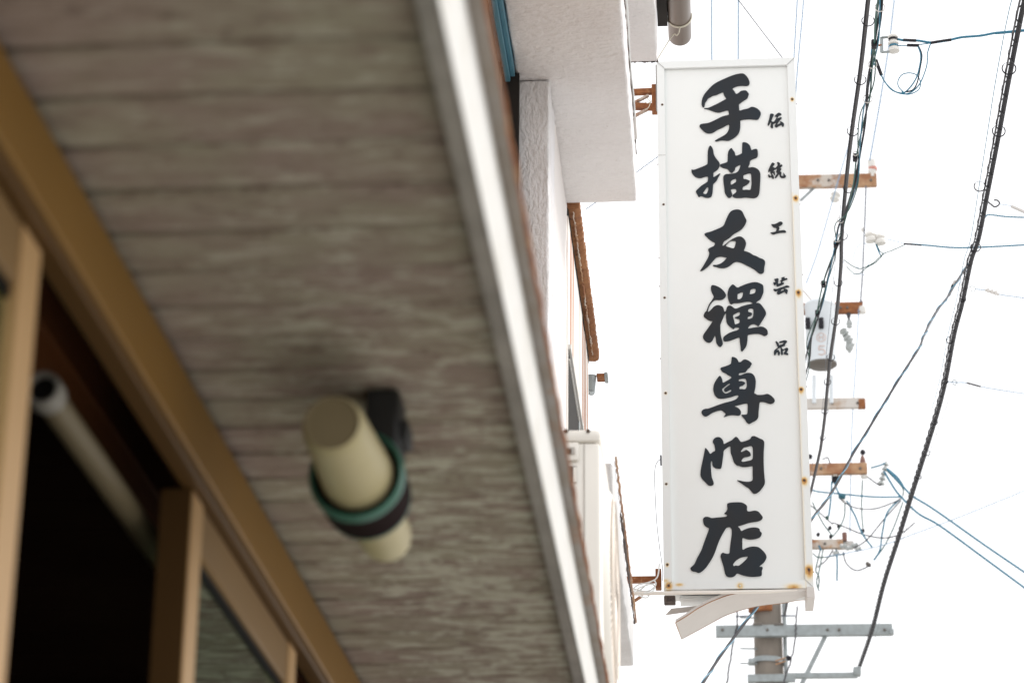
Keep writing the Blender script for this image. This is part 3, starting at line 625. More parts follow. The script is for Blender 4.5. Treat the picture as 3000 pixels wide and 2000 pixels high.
G.append((2050, 1035, 7.127, [[(672,77),(720,80),(770,105),(800,150),(815,180),(860,178),(895,145),(940,125),(1000,140),(1060,180),(1087,215),(1065,255),(1050,290),(1005,325),(960,385),(920,398),(840,408),(818,425),(820,455),(870,450),(940,420),(1010,405),(1080,415),(1130,455),(1160,520),(1170,600),(1160,720),(1140,825),(1175,848),(1210,865),(1330,862),(1410,843),(1480,875),(1545,935),(1567,985),(1545,1025),(1490,1053),(1440,1045),(1360,1018),(1280,1010),(1250,1030),(1240,1120),(1230,1220),(1225,1310),(1205,1365),(1160,1405),(1090,1440),(1035,1470),(990,1445),(940,1375),(870,1287),(920,1277),(970,1275),(993,1250),(1000,1150),(998,1060),(975,1043),(900,1055),(800,1080),(728,1102),(790,1130),(840,1175),(863,1225),(845,1280),(800,1297),(740,1290),(670,1287),(600,1295),(540,1315),(500,1322),(545,1262),(500,1220),(450,1185),(380,1195),(290,1225),(220,1265),(150,1308),(100,1308),(55,1275),(37,1225),(60,1180),(120,1155),(180,1150),(280,1115),(400,1070),(520,1030),(640,1000),(740,965),(790,925),(808,890),(790,870),(740,880),(650,910),(540,933),(440,942),(370,925),(320,875),(290,800),(283,720),(300,640),(340,560),(410,470),(445,490),(470,545),(485,610),(540,585),(610,545),(655,515),(650,480),(590,450),(540,415),(480,388),(445,350),(433,320),(450,295),(530,270),(610,240),(648,215),(660,160)],
 [(620,627),(632,645),(570,690),(520,730),(507,770),(530,800),(570,795),(645,755),(657,788),(610,815),(545,838),(500,815),(472,770),(475,735),(530,690),(585,645)],
 [(820,545),(880,528),(945,525),(970,560),(980,640),(975,700),(945,747),(880,742),(840,745),(828,725),(840,690),(900,668),(948,622),(925,595),(870,578),(820,580)]]))
G.append((2040, 1265, 8.252, [[(222,387),(270,430),(310,490),(342,527),(400,480),(455,450),(445,360),(435,310),(400,240),(410,190),(450,145),(510,122),(570,130),(620,170),(655,235),(668,290),(740,255),(850,200),(910,145),(960,115),(1005,145),(1045,200),(1080,237),(1160,225),(1260,190),(1310,155),(1335,110),(1400,97),(1460,120),(1530,155),(1600,185),(1640,235),(1642,320),(1632,450),(1628,650),(1635,900),(1648,1080),(1660,1190),(1650,1260),(1600,1345),(1530,1430),(1440,1485),(1375,1480),(1320,1420),(1265,1355),(1190,1310),(1090,1240),(985,1167),(1060,1175),(1160,1195),(1260,1200),(1330,1185),(1362,1140),(1360,980),(1360,840),(1340,822),(1260,835),(1160,845),(1080,835),(1030,815),(980,805),(920,745),(885,660),(865,590),(835,510),(825,420),(825,355),(800,345),(730,390),(665,450),(655,540),(640,650),(620,790),(605,860),(580,885),(510,882),(440,860),(395,810),(387,740),(380,705),(355,702),(352,800),(360,950),(375,1090),(400,1160),(420,1220),(415,1265),(370,1292),(320,1295),(270,1265),(200,1190),(140,1130),(105,1060),(100,980),(115,870),(145,720),(180,560),(205,430)],
 [(1072,470),(1110,420),(1150,375),(1230,355),(1310,335),(1350,355),(1365,430),(1368,560),(1360,640),(1320,680),(1230,700),(1130,720),(1092,700),(1110,655),(1160,612),(1240,598),(1310,572),(1315,540),(1295,490),(1215,432),(1160,452),(1100,480)]]))
G.append((2010, 1460, 6.533, [[(800,90),(860,75),(960,68),(1060,73),(1130,105),(1167,145),(1165,210),(1185,242),(1230,242),(1320,228),(1385,250),(1435,305),(1467,355),(1445,400),(1380,432),(1280,448),(1180,468),(1090,500),(1020,520),(997,535),(1030,570),(1060,618),(1120,590),(1200,562),(1290,550),(1370,558),(1408,585),(1415,620),(1447,655),(1440,700),(1400,745),(1320,770),(1220,780),(1150,768),(1082,750),(1078,850),(1082,973),(1150,945),(1230,920),(1310,915),(1390,930),(1450,975),(1510,1040),(1540,1110),(1525,1165),(1485,1225),(1430,1270),(1405,1300),(1450,1302),(1467,1330),(1450,1380),(1450,1450),(1420,1480),(1300,1492),(1180,1485),(1080,1462),(1010,1435),(970,1432),(930,1478),(870,1500),(790,1490),(755,1450),(735,1380),(715,1290),(680,1180),(660,1105),(670,1060),(705,1033),(760,1050),(825,1045),(838,960),(855,820),(873,690),(873,600),(855,555),(820,542),(770,562),(730,620),(690,690),(640,790),(600,890),(570,980),(520,1100),(450,1220),(370,1330),(290,1400),(240,1418),(190,1400),(120,1385),(85,1345),(90,1315),(155,1255),(210,1140),(290,990),(340,850),(395,700),(438,575),(400,545),(350,505),(330,450),(322,395),(345,360),(385,345),(440,352),(490,370),(600,360),(700,352),(770,342),(788,320),(770,300),(730,285),(765,250),(790,190),(785,120)],
 [(905,1245),(960,1180),(1040,1130),(1120,1110),(1180,1105),(1160,1150),(1100,1210),(1040,1260),(1000,1282),(950,1278),(915,1290),(905,1275)]]))
G.append((2240, 325, 26.13, [[(430,245),(500,220),(590,228),(660,250),(712,295),(690,360),(640,460),(590,570),(550,690),(530,790),(590,830),(690,840),(760,770),(830,680),(890,590),(915,510),(880,445),(770,435),(820,350),(900,270),(1000,190),(1090,155),(1180,180),(1260,230),(1290,285),(1240,325),(1130,370),(1060,420),(1010,500),(950,610),(1060,560),(1170,510),(1260,495),(1315,540),(1290,595),(1200,690),(1100,820),(1030,920),(960,1055),(1080,1010),(1190,950),(1200,880),(1180,815),(1280,830),(1390,890),(1470,970),(1495,1060),(1470,1150),(1395,1225),(1340,1170),(1270,1080),(1180,1120),(1050,1190),(960,1250),(890,1270),(820,1240),(770,1180),(800,1100),(850,1000),(890,910),(800,950),(700,990),(650,1040),(645,1150),(650,1250),(630,1310),(575,1335),(510,1300),(445,1230),(460,1130),(490,990),(500,880),(440,900),(390,990),(340,1080),(290,1130),(245,1120),(235,1050),(260,920),(310,770),(350,600),(390,440),(415,320)]]))
G.append((2240, 465, 22.4, [[(540,260),(600,290),(665,345),(630,410),(570,480),(535,545),(600,570),(690,615),(760,560),(830,480),(850,410),(845,340),(810,270),(850,235),(900,230),(960,265),(1010,310),(1020,360),(980,440),(1040,410),(1100,385),(1175,440),(1140,490),(1080,550),(1010,635),(1060,650),(1105,675),(1080,730),(1030,790),(1025,840),(1100,885),(1100,960),(1090,1060),(1110,1120),(1170,1145),(1225,1115),(1235,1030),(1240,925),(1300,1010),(1350,1080),(1403,1135),(1380,1210),(1310,1255),(1200,1275),(1090,1255),(1020,1200),(985,1110),(965,985),(930,1020),(890,1090),(840,1170),(780,1240),(710,1280),(670,1245),(700,1170),(760,1080),(810,990),(835,915),(790,910),(755,860),(780,780),(830,660),(760,680),(650,730),(610,770),(600,860),(640,840),(680,840),(672,930),(688,1060),(650,1080),(600,1030),(570,960),(555,915),(500,950),(475,985),(520,1040),(570,1110),(610,1190),(620,1270),(580,1315),(530,1318),(480,1260),(420,1195),(380,1210),(340,1240),(290,1230),(240,1160),(232,1080),(275,1035),(320,1070),(370,1140),(420,1130),(435,1090),(410,990),(370,910),(380,820),(320,840),(260,870),(235,830),(250,740),(310,600),(370,470),(430,360),(490,280)]]))
G.append((2245, 640, 26.13, [[(385,440),(470,440),(600,440),(720,405),(830,360),(930,300),(1010,258),(1090,250),(1180,265),(1245,320),(1250,390),(1200,460),(1120,530),(1030,575),(925,605),(960,650),(1000,710),(1000,770),(975,850),(960,940),(1060,930),(1200,905),(1340,903),(1430,925),(1500,985),(1515,1040),(1450,1080),(1300,1085),(1130,1090),(1000,1110),(850,1140),(720,1175),(620,1215),(500,1215),(400,1165),(315,1110),(370,1072),(480,1060),(600,1035),(700,1015),(745,960),(770,870),(780,790),(750,740),(690,708),(600,705),(530,660),(460,590),(410,520)]]))
G.append((2255, 800, 22.4, [[(300,395),(400,365),(520,340),(575,380),(580,450),(560,580),(560,700),(640,680),(720,640),(750,580),(745,530),(700,525),(680,500),(740,470),(770,440),(775,360),(775,295),(870,270),(975,250),(985,340),(1060,340),(1120,335),(1165,370),(1120,425),(1000,460),(900,510),(850,560),(825,620),(900,615),(940,660),(900,720),(800,770),(680,820),(580,860),(490,870),(435,820),(440,760),(440,710),(410,700),(380,750),(350,805),(310,795),(265,740),(230,605),(290,605),(370,600),(365,550),(330,470)],
 [(260,1050),(310,1030),(400,1040),(480,1035),(620,980),(780,930),(950,870),(1090,815),(1190,820),(1300,875),(1250,920),(1130,945),(1000,965),(900,1000),(800,1060),(740,1120),(705,1180),(800,1160),(900,1135),(945,1110),(900,1025),(960,1010),(1060,1035),(1150,1080),(1190,1140),(1170,1240),(1120,1365),(1060,1325),(1000,1250),(960,1225),(900,1250),(780,1310),(660,1370),(570,1395),(500,1365),(470,1300),(490,1230),(530,1160),(470,1165),(370,1195),(300,1165),(245,1095)]]))
G.append((2255, 985, 22.4, [[(415,315),(470,340),(530,390),(575,440),(600,520),(625,585),(720,550),(820,525),(870,490),(905,400),(830,400),(740,420),(650,425),(605,400),(640,360),(720,320),(850,285),(990,255),(1070,275),(1130,315),(1140,355),(1080,430),(1015,510),(1005,600),(960,625),(870,660),(755,720),(810,790),(870,850),(960,820),(1120,745),(1180,780),(1215,835),(1190,910),(1150,1000),(1110,1080),(1170,1095),(1215,1150),(1200,1205),(1130,1210),(1030,1185),(930,1150),(920,1090),(970,1030),(1010,960),(1035,885),(960,890),(870,935),(855,970),(870,1080),(865,1160),(800,1230),(770,1200),(740,1110),(725,980),(720,830),(700,740),(640,745),(570,785),(500,850),(435,920),(430,940),(490,900),(550,880),(600,910),(625,1000),(675,1040),(665,1150),(620,1245),(580,1235),(535,1170),(525,1090),(525,1020),(480,1040),(430,1110),(380,1215),(345,1240),(300,1210),(270,1130),(270,1030),(300,930),(370,860),(450,800),(525,740),(490,640),(440,500),(390,380),(390,330)]]))
CHY = PYN - .0035
for gi, (ox, oy, sc, loops) in enumerate(G):
    cu = bpy.data.curves.new('character', 'CURVE'); cu.dimensions = '2D'; cu.fill_mode = 'BOTH'; cu.extrude = .0015
    cu.bevel_depth = .0008 if gi < 7 else .0003; cu.bevel_resolution = 1; cu.offset = -.0008 if gi < 7 else -.0003
    for lp in loops:
        pts = [SP(ox + x / sc, oy + y / sc, CHY) for x, y in lp]
        q = crom([Vector((p.x, p.z, 0)) for p in pts], 3, True)
        sp = cu.splines.new('POLY'); sp.points.add(len(q) - 1); sp.use_cyclic_u = True
        for i, v in enumerate(q): sp.points[i].co = (v.x, v.y, 0, 1)
    tmp = bpy.data.objects.new('tmp', cu); COL.objects.link(tmp)
    bpy.context.view_layer.update()
    me = bpy.data.meshes.new_from_object(tmp.evaluated_get(bpy.context.evaluated_depsgraph_get()))
    bpy.data.objects.remove(tmp); bpy.data.curves.remove(cu)
    me.transform(Matrix(((1, 0, 0, 0), (0, 0, -1, 0), (0, 1, 0, 0), (0, 0, 0, 1))) )
    me.transform(Matrix.Translation((0, CHY, 0)))
    me.materials.clear(); me.materials.append(M['ink']); me.name = 'character'
    o = bpy.data.objects.new('character', me); COL.objects.link(o); o.parent = sign
    o['label'] = ('large black brush character' if gi < 7 else 'small black brush character') + ', number %s from the top of its column' % (['one', 'two', 'three', 'four', 'five', 'six', 'seven'][gi if gi < 7 else gi - 7])

# ---- underside: bright bar, end box, peeled strip
p0 = PY(1853, 1736, 10.56); p1 = PY(2250, 1730, 10.56); p2 = PY(2336, 1727, 10.56)
MB().tube([(p0.x, 10.57, p0.z), (p1.x, 10.57, p1.z), (p2.x, 10.57, p2.z)], .008, 10, rs=[.0088, .0078, .002]).build('bottom_bar', M['alu_bar'], sign)
q0 = PY(1945, 1745, 10.6); q1 = PY(1979, 1762, 10.6)
MB().box((q0.x, 10.59, q1.z), (q1.x, 10.66, q0.z), .003).build('rusty_socket', M['broken_edge'], sign)
top = [(2384, 1722), (2340, 1731), (2250, 1735), (2155, 1738), (2094, 1757), (2047, 1780), (2014, 1802), (1979, 1823)]
bot = [(2383, 1756), (2340, 1757), (2296, 1765), (2208, 1777), (2135, 1798), (2080, 1826), (2040, 1848), (1997, 1871)]
ta = crom([PY(*p, 10.585) for p in top], 5); tb = crom([PY(*p, 10.80) for p in bot], 5)
st = MB(); n = len(ta); up = Vector((0, 0, .0025))
vs = []
for a_, b2 in zip(ta, tb): vs += [a_, b2, b2 + up, a_ + up + Vector((0, 0, .012))]
fs = []
for i in range(n - 1):
    for q in range(4): fs.append((i * 4 + q, i * 4 + (q + 1) % 4, i * 4 + 4 + (q + 1) % 4, i * 4 + 4 + q))
fs += [(0, 1, 2, 3), tuple((n - 1) * 4 + q for q in range(4))]
st.add(vs, fs, True); st.build('peeled_bottom_strip', M['strip_grey'], sign)
e = MB(); e.tube([v + Vector((0, -.001, 0)) for v in ta[10:]], .0022, 5); e.tube([v for v in tb], .0018, 5); e.tube([ta[-1], tb[-1]], .002, 5); e.build('strip_rusty_rim', M['rust_light'], sign)
# small corner box at the right
c0 = PY(2363, 1757, 10.60); c1 = PY(2386, 1722, 10.60)
MB().box((c0.x, 10.575, c0.z + .004), (c1.x, 10.80, c1.z), .002).build('corner_box', M['strip_grey'], sign)
# second broken strip
sa = [PY(*p, 10.72) for p in ((1967, 1783), (2064, 1773), (2030, 1790), (1950, 1801))]
e = MB(); e.add([*sa, *[p + Vector((0, .004, .004)) for p in sa]], [(0, 1, 2, 3), (7, 6, 5, 4), (0, 1, 5, 4), (1, 2, 6, 5), (2, 3, 7, 6), (3, 0, 4, 7)]); e.build('broken_strip', M['strip_grey'], sign)
# underside panel, paler
MB().box((X0 + .07, 10.66, Z0 - .018), (X0 + .36, 10.79, Z0 - .006)).build('underside_panel', M['sign_metal'], sign)

# ---- steel brackets that carry the sign
def bracket(label, rows, plate, diag):
    t = thing('sign_bracket', label, 'bracket', 'rusty brackets holding the sign')
    for (xa, ya, xb, yb, th) in rows:
        a_ = PY(xa, ya, 10.68); b2 = PY(xb, yb, 10.68); d = b2 - a_
        MB().bar((-.62, 10.68, a_.z - d.z / max(d.x, .01) * (a_.x + .62)), b2, .03, th).build('arm', M['rust'], t)
    for (xa, ya, xb, yb) in diag:
        MB().bar(PY(xa, ya, 10.68), PY(xb, yb, 10.68), .02, .010).build('brace', M['rust_light'], t)
    a_ = PY(*plate[0], 10.66); b2 = PY(*plate[1], 10.66)
    MB().box((a_.x, 10.64, b2.z), (b2.x, 10.70, a_.z), .002).build('end_plate', M['rust'], t)
    return t
b1 = bracket('upper rusty bracket between white slab and sign', [(1855, 271, 1918, 268, .024), (1860, 312, 1920, 314, .028)], ((1909, 252), (1929, 326)), [(1850, 306, 1900, 280), (1850, 345, 1897, 321)])
bb2 = bracket('lower rusty bracket beside the bottom of the sign', [(1848, 1698, 1924, 1697, .026)], ((1920, 1668), (1938, 1722)), [(1850, 1765, 1882, 1744)])
for col_, pts in (('wire_steel', [(1896, 288), (1905, 300), (1900, 315), (1890, 322)]), ('wire_steel', [(1888, 296), (1897, 303), (1910, 296)])):
    MB().tube(crom([PY(*p, 10.6) for p in pts], 4), .002, 5).build('tie_wire', M[col_], b1)
# coiled white flex at the lower bracket
fx = thing('flex_cable', 'loops of thin white cable beside the lower sign bracket', 'cable')
for loop in ([(1850, 1728), (1870, 1712), (1900, 1705), (1925, 1690), (1932, 1650)], [(1853, 1722), (1880, 1730), (1905, 1728), (1921, 1712), (1915, 1700), (1893, 1712), (1880, 1724), (1856, 1737)], [(1852, 1734), (1875, 1720), (1908, 1710), (1918, 1718), (1910, 1732), (1886, 1736)], [(1870, 1742), (1890, 1750), (1900, 1746), (1896, 1738)]):
    MB().tube(crom([PY(*p, 10.55 + random.uniform(0, .04)) for p in loop], 6), .0034, 6).build('loop', M['sign_metal'], fx)
gw = thing('grey_wire', 'thin grey wire hanging down the left edge of the sign', 'wire')
MB().tube(crom([PY(*p, 10.60) for p in [(1938, 1343), (1926, 1352), (1919, 1372), (1918, 1410), (1921, 1480), (1925, 1540), (1932, 1600), (1941, 1664), (1941, 1700)]], 6), .0016, 6).build('wire', M['cable_grey'], gw)
p = PY(1936, 1347, 10.6); MB().box((p.x - .003, 10.59, p.z - .022), (p.x + .004, 10.62, p.z + .022), .002).build('clip', M['cable_black'], gw)

# ================================================================ CABLES
def wire(name, label, pts, r, m, a=6., b=0., Y=None, k=5, cat='cable', group=None, n=6):
    w = [PY(*p, Y) if Y else PL(*p, a, b) for p in pts]
    o = MB().tube(crom(w, k), r, n).build(name, M[m]); return tag(o, label, cat, group)
def hoop(parent, px, py, a, b, r, th=.003, m='cable_black', arc=(0, 1), Y=None, tilt=0):
    c = PY(px, py, Y) if Y else PL(px, py, a, b)
    full = arc == (0, 1)
    cnt = 22
    pts = [c + Vector((r * math.cos(2 * math.pi * (arc[0] + (arc[1] - arc[0]) * i / cnt)), 0, r * math.sin(2 * math.pi * (arc[0] + (arc[1] - arc[0]) * i / cnt)))) for i in range(cnt + (0 if full else 1))]
    return MB().tube(pts, th, 6, closed=full).build('hanger_ring', M[m], parent)

# --- cable A
CA = [(2560, -120), (2545, 0), (2523, 201), (2496, 393), (2478, 558), (2467, 700), (2465, 779), (2452, 921), (2434, 1046), (2425, 1136), (2417, 1225), (2407, 1300), (2402, 1327), (2378, 1432), (2350, 1540), (2300, 1800)]
ca = thing('messenger_cable', 'thick black cable with ring hangers running down just right of the sign', 'cable', 'overhead cables')
wpts = crom([PL(*p, 5.9, .02) for p in CA], 4)
MB().tube(wpts, .0098, 8).build('sheath', M['cable_grey'], ca)
MB().tube([p + Vector((-.011, 0, -.004)) for p in wpts], .0045, 6).build('support_wire', M['cable_black'], ca)
MB().tube([p + Vector((-.034 - .012 * math.sin(i * .3), 0, .02 * math.sin(i * .21))) for i, p in enumerate(wpts) if i > 16], .0018, 5).build('slack_wire', M['wire_thin'], ca)
for px, py, rr_ in ((2543, 65, .031), (2520, 238, .030), (2498, 388, .030), (2485, 556, .028), (2470, 695, .026), (2456, 832, .025), (2448, 945, .027), (2434, 1050, .026), (2424, 1122, .024), (2417, 1208, .023), (2410, 1285, .021)):
    hoop(ca, px, py - 4, 5.9, .02, rr_, .0030, 'cable_black', (.42, 1.08)); 
    hoop(ca, px, py - 4, 5.9, .02, rr_ * .98, .0013, 'wire_thin', (.08, .42))
# --- bundle C
CC = [(2590, -120), (2580, 0), (2568, 112), (2554, 192), (2543, 277), (2532, 339), (2516, 446), (2505, 536), (2480, 625), (2464, 660), (2447, 720), (2418, 822), (2396, 921), (2373, 1002), (2360, 1070), (2330, 1180)]
cc = thing('service_bundle', 'loose twisted bundle of green and black service wires beside the thick cable', 'cable', 'overhead cables')
base = crom([PL(*p, 5.75, .025) for p in CC], 5)
for s_, (m, r_, amp, ph) in enumerate((('cable_black', .0052, .008, 0), ('cable_green', .0048, .009, 1.1), ('cable_blue', .0040, .008, 3.0), ('cable_black', .0044, .009, 4.0), ('cable_green', .0036, .016, .6))):
    rn = random.Random(s_ + 3); ph2 = rn.uniform(0, 6)
    pts = []
    for i, p in enumerate(base):
        wob = 1 + .9 * math.sin(i * .13 + ph2) ** 2 * (1.4 if i > 38 else .6)
        pts.append(p + Vector((math.cos(i * (.22 + .03 * s_) + ph) * amp * wob, math.sin(i * .27 + ph) * amp, math.sin(i * .27 + ph) * amp * .6)))
    MB().tube(crom(pts, 2), r_, 6).build('strand', M[m], cc)
for px, py, rr_ in ((2578, 22, .024), (2556, 190, .022), (2542, 290, .024), (2506, 450, .013), (2462, 645, .018), (2452, 700, .020), (2412, 830, .018)):
    hoop(cc, px, py, 5.75, .025, rr_, .0026, 'strip_grey')
for px, py in ((2560, 130), (2505, 462), (2448, 715), (2412, 832), (2394, 918)):
    p = PL(px, py, 5.75, .025); MB().box(p - Vector((.013, .02, .02)), p + Vector((.013, .02, .02)), .005).build('clamp', M['cable_black'], cc)
# --- cable B
CB = [(3020, -60), (2996, 27), (2956, 232), (2925, 402), (2894, 562), (2867, 700), (2845, 765), (2820, 886), (2796, 979), (2773, 1104), (2755, 1180), (2731, 1262), (2672, 1451), (2634, 1575), (2591, 1709), (2557, 1843), (2519, 1953)]
cbt = thing('spiral_cable', 'thick black cable wrapped in wire, from the upper right corner down to the pole', 'cable', 'overhead cables')
A_, B_ = 4.74, .088
wp = crom([PL(*p, A_, B_) for p in CB], 6)
MB().tube(wp, .0125, 8, rs=[.0125 + .0065 * (i / len(wp)) ** 1.5 for i in range(len(wp))]).build('sheath', M['cable_black'], cbt)
MB().tube([p + Vector((-.021, 0, .002)) for p in wp], .0050, 6).build('support_wire', M['cable_grey'], cbt)
# spiral: one wrap about every 12 cm of cable
dens = []
for i in range(len(wp) - 1):
    L_ = (wp[i + 1] - wp[i]).length; q = max(1, int(L_ / .02))
    for j in range(q): dens.append(wp[i].lerp(wp[i + 1], j / q))
sp_ = []; s_ = 0
for i, p in enumerate(dens):
    ang = i * .02 / .21 * 2 * math.pi
    sp_.append(p + Vector((math.cos(ang) * (.0175 + .008 * i / len(dens)) - .008, 0, math.sin(ang) * .0185)))
MB().tube(sp_, .0032, 4).build('spiral_wrap', M['cable_black'], cbt)
MB().tube([p + Vector((-.050 - .012 * math.sin(i * .11), 0, .014 * math.sin(i * .19))) for i, p in enumerate(wp) if i < 62], .0022, 5).build('side_wire', M['cable_blue'], cbt)
MB().tube([p + Vector((.045 + .010 * math.sin(i * .15), 0, .01 * math.sin(i * .29))) for i, p in enumerate(wp) if i > 58], .002, 5).build('side_wire', M['wire_thin'], cbt)
for px, py, rr_ in ((2956, 205, .033), (2926, 388, .033), (2870, 550, .030), (2858, 728, .029), (2820, 880, .020), (2783, 1000, .024), (2768, 1120, .022), (2738, 1240, .022), (2716, 1330, .022), (2690, 1400, .022)):
    hoop(cbt, px, py - 4, A_, B_, rr_, .0034, 'cable_black', (.40, 1.10)); hoop(cbt, px, py - 4, A_, B_, rr_, .0016, 'wire_thin', (.1, .4))

# --- insulator spool and its service drop at the top
spl = thing('spool_insulator', 'white spool insulator in a steel strap with a looped blue service wire', 'insulator')
YS = 11.6
def pp(x, y, dY=0): return PY(2300 + x / 2.24, y / 2.24, YS + dY)
for yy in (248, 344): MB().bar(pp(632, yy), pp(712, yy - 6), .018, .006).build('strap', M['galv'], spl)
MB().bar(pp(634, 246), pp(634, 346), .018, .006, up=Vector((0, 1, 0))).build('strap', M['galv'], spl)
MB().bar(pp(590, 300), pp(634, 298), .008, .008).build('strap_bolt', M['rust'], spl)
d_ = (pp(716, 344) - pp(706, 232)); Ls = d_.length
MB().lathe(pp(706, 232), d_, [(0, 0), (0, .020), (Ls * .08, .028), (Ls * .16, .028), (Ls * .22, .020), (Ls * .36, .020), (Ls * .42, .028), (Ls * .52, .028), (Ls * .58, .020), (Ls * .70, .020), (Ls * .78, .029), (Ls * .95, .029), (Ls, .02), (Ls, 0)], 24).build('spool', M['porcelain'], spl)
MB().lathe(pp(706, 232), d_, [(Ls * .20, .024), (Ls * .32, .024)], 20).build('wire_wrap', M['cable_black'], spl)
MB().lathe(pp(706, 232), d_, [(Ls * .60, .024), (Ls * .70, .024)], 20).build('wire_wrap', M['cable_blue'], spl)
def swire(pts, r, m, par, nm='wire'): return MB().tube(crom([pp(*p) for p in pts], 6), r * 1.3, 6).build(nm, M[m], par)
sv = thing('service_wire', 'blue and black service wire crossing to the right edge near the top', 'wire', 'service wires')
swire([(735, 258), (790, 267), (870, 268), (960, 280), (1060, 268), (1160, 246), (1280, 236), (1380, 218), (1480, 210), (1620, 198)], .0048, 'cable_blue', sv)
swire([(955, 283), (1010, 274), (1090, 262)], .0060, 'cable_black', sv, 'sleeve')
swire([(775, 264), (860, 268)], .0062, 'cable_black', sv, 'sleeve'); swire([(800, 298), (880, 300)], .0062, 'cable_black', sv, 'sleeve')
swire([(735, 300), (800, 302), (880, 294), (960, 284)], .0022, 'cable_blue', sv)
swire([(1380, 219), (1480, 210), (1620, 196)], .0058, 'cable_blue', sv)
swire([(872, 305), (890, 360), (884, 430), (862, 510), (820, 575), (770, 612), (700, 590), (650, 530), (630, 490)], .0030, 'cable_blue', sv)
swire([(876, 305), (898, 365), (884, 460), (868, 540), (840, 590), (790, 604)], .0030, 'cable_black', sv)
swire([(955, 288), (935, 350), (930, 430), (895, 530), (850, 590), (790, 618), (720, 600), (660, 545), (625, 480)], .0026, 'cable_blue', sv)
swire([(780, 608), (745, 570), (742, 530), (770, 490), (820, 480), (865, 495), (888, 540), (880, 585), (840, 612), (795, 620), (765, 600)], .0022, 'cable_blue', sv)
swire([(596, 395), (612, 440), (632, 494)], .0072, 'cable_black', sv, 'sleeve')
swire([(575, 290), (566, 350), (572, 410), (590, 425)], .0035, 'cable_blue', sv)

# --- second dead end pair lower down
de = thing('dead_end_insulator', 'pair of small white insulators with trailing blue loops in mid sky', 'insulator')
YD = 15.5
def p2_(x, y): return PY(2300 + x / 2.24, 600 + y / 2.24, YD)
for x, y in ((557, 205), (618, 220)):
    MB().lathe(p2_(x, y - 22), Vector((.1, 0, -1)), [(0, 0), (0, .03), (.018, .038), (.032, .028), (.046, .038), (.066, .036), (.072, 0)], 18).build('insulator', M['porcelain'], de)
MB().bar(p2_(560, 210), p2_(640, 222), .014, .014).build('link', M['cable_blue'], de)
def dw(pts, r, m, nm='wire'): return MB().tube(crom([p2_(*p) for p in pts], 6), r * 1.7, 5).build(nm, M[m], de)
dw([(645, 222), (710, 235), (785, 255)], .0014, 'cable_pale'); dw([(785, 262), (700, 300), (640, 325), (580, 380), (500, 418), (450, 405), (385, 360)], .0020, 'cable_green')
dw([(590, 235), (620, 300), (640, 325), (600, 375), (540, 410), (480, 455), (440, 440), (400, 400)], .0018, 'cable_green')
dw([(590, 240), (604, 280), (625, 330)], .003, 'cable_blue')
dw([(505, 245), (465, 290), (450, 350), (465, 400), (500, 418), (545, 395), (565, 340), (550, 280), (515, 245)], .0012, 'cable_pale')
dw([(640, 270), (645, 350), (600, 430), (540, 460), (480, 450), (430, 455), (395, 420), (385, 370)], .0010, 'cable_pale')
wire('service_wire', 'dark service wire running level to the right edge in mid sky', [(2650, 714), (2710, 718), (2786, 725), (2850, 725), (2920, 722), (3010, 717)], .0055, 'cable_blue', Y=15.5, group='service wires', cat='wire')
tag(MB().tube([PY(2648, 714, 15.5), PY(2700, 718, 15.5)], .0062, 6).build('wire_sleeve', M['cable_black']), 'short black sleeve on the level wire in mid sky', 'sleeve')

# --- wire E passing behind the sign
we = thing('diagonal_wire', 'dark twisted wire running diagonally from the spiral cable behind the sign and out below it', 'cable', 'overhead cables')
ea = [(2842, 768), (2806, 820), (2776, 870), (2745, 910), (2722, 950), (2706, 985), (2692, 1020), (2650, 1085), (2600, 1165), (2548, 1250), (2495, 1336), (2457, 1408), (2418, 1470), (2380, 1518), (2300, 1650), (2215, 1779), (2153, 1862), (2098, 1939), (2060, 1999), (2010, 2080)]
ew = crom([PY(*p, 16.5 - i * .19) for i, p in enumerate(ea)], 6)
MB().tube(ew, .0078, 6).build('conductor', M['cable_black'], we)
dn = []
for i in range(len(ew) - 1):
    for j in range(3): dn.append(ew[i].lerp(ew[i + 1], j / 3))
MB().tube([p + Vector((math.cos(i * .3) * .0078, 0, math.sin(i * .3) * .0078)) for i, p in enumerate(dn)], .0044, 5).build('twisted_strand', M['cable_blue'], we)
MB().tube(crom([PY(*p, 15.6) for p in [(2842, 770), (2808, 840), (2770, 880), (2735, 935), (2712, 985)]], 5), .0012, 5).build('guy', M['cable_pale'], we)
for a_, b2 in (((2798, 822), (2788, 845)), ((2792, 835), (2780, 865))): MB().bar(PY(*a_, 16.3), PY(*b2, 16.3), .02, .02).build('clamp', M['strip_grey'], we)

# --- drops from the spiral cable to the right
d1 = thing('drop_clamp', 'curled hook and pale clamp on the spiral cable at the right edge, upper one', 'clamp', 'drop clamps on the spiral cable')
def dr(par, pts, r, m, Y, nm='wire'): return MB().tube(crom([PY(*p, Y) for p in pts], 5), r * 1.5, 6).build(nm, M[m], par)
dr(d1, [(2893, 590), (2905, 600), (2914, 606), (2924, 602), (2928, 594), (2920, 586), (2912, 587)], .004, 'cable_black', 16.5, 'hook')
dr(d1, [(2926, 598), (2960, 603), (3010, 620)], .0018, 'cable_pale', 16.5)
MB().bar(PY(2962, 604, 16.5), PY(3003, 622, 16.5), .02, .016).build('clamp', M['strip_grey'], d1)
wire('service_wire', 'dark wire leaving the spiral cable at the right edge under the curled hook', [(2884, 640), (2890, 632), (2900, 629), (2940, 634), (2970, 636), (3010, 637)], .0055, 'cable_blue', Y=16.5, cat='wire', group='service wires')
d2 = thing('drop_clamp', 'pale ribbed clamp on a faint wire right of the spiral cable, middle one', 'clamp', 'drop clamps on the spiral cable')
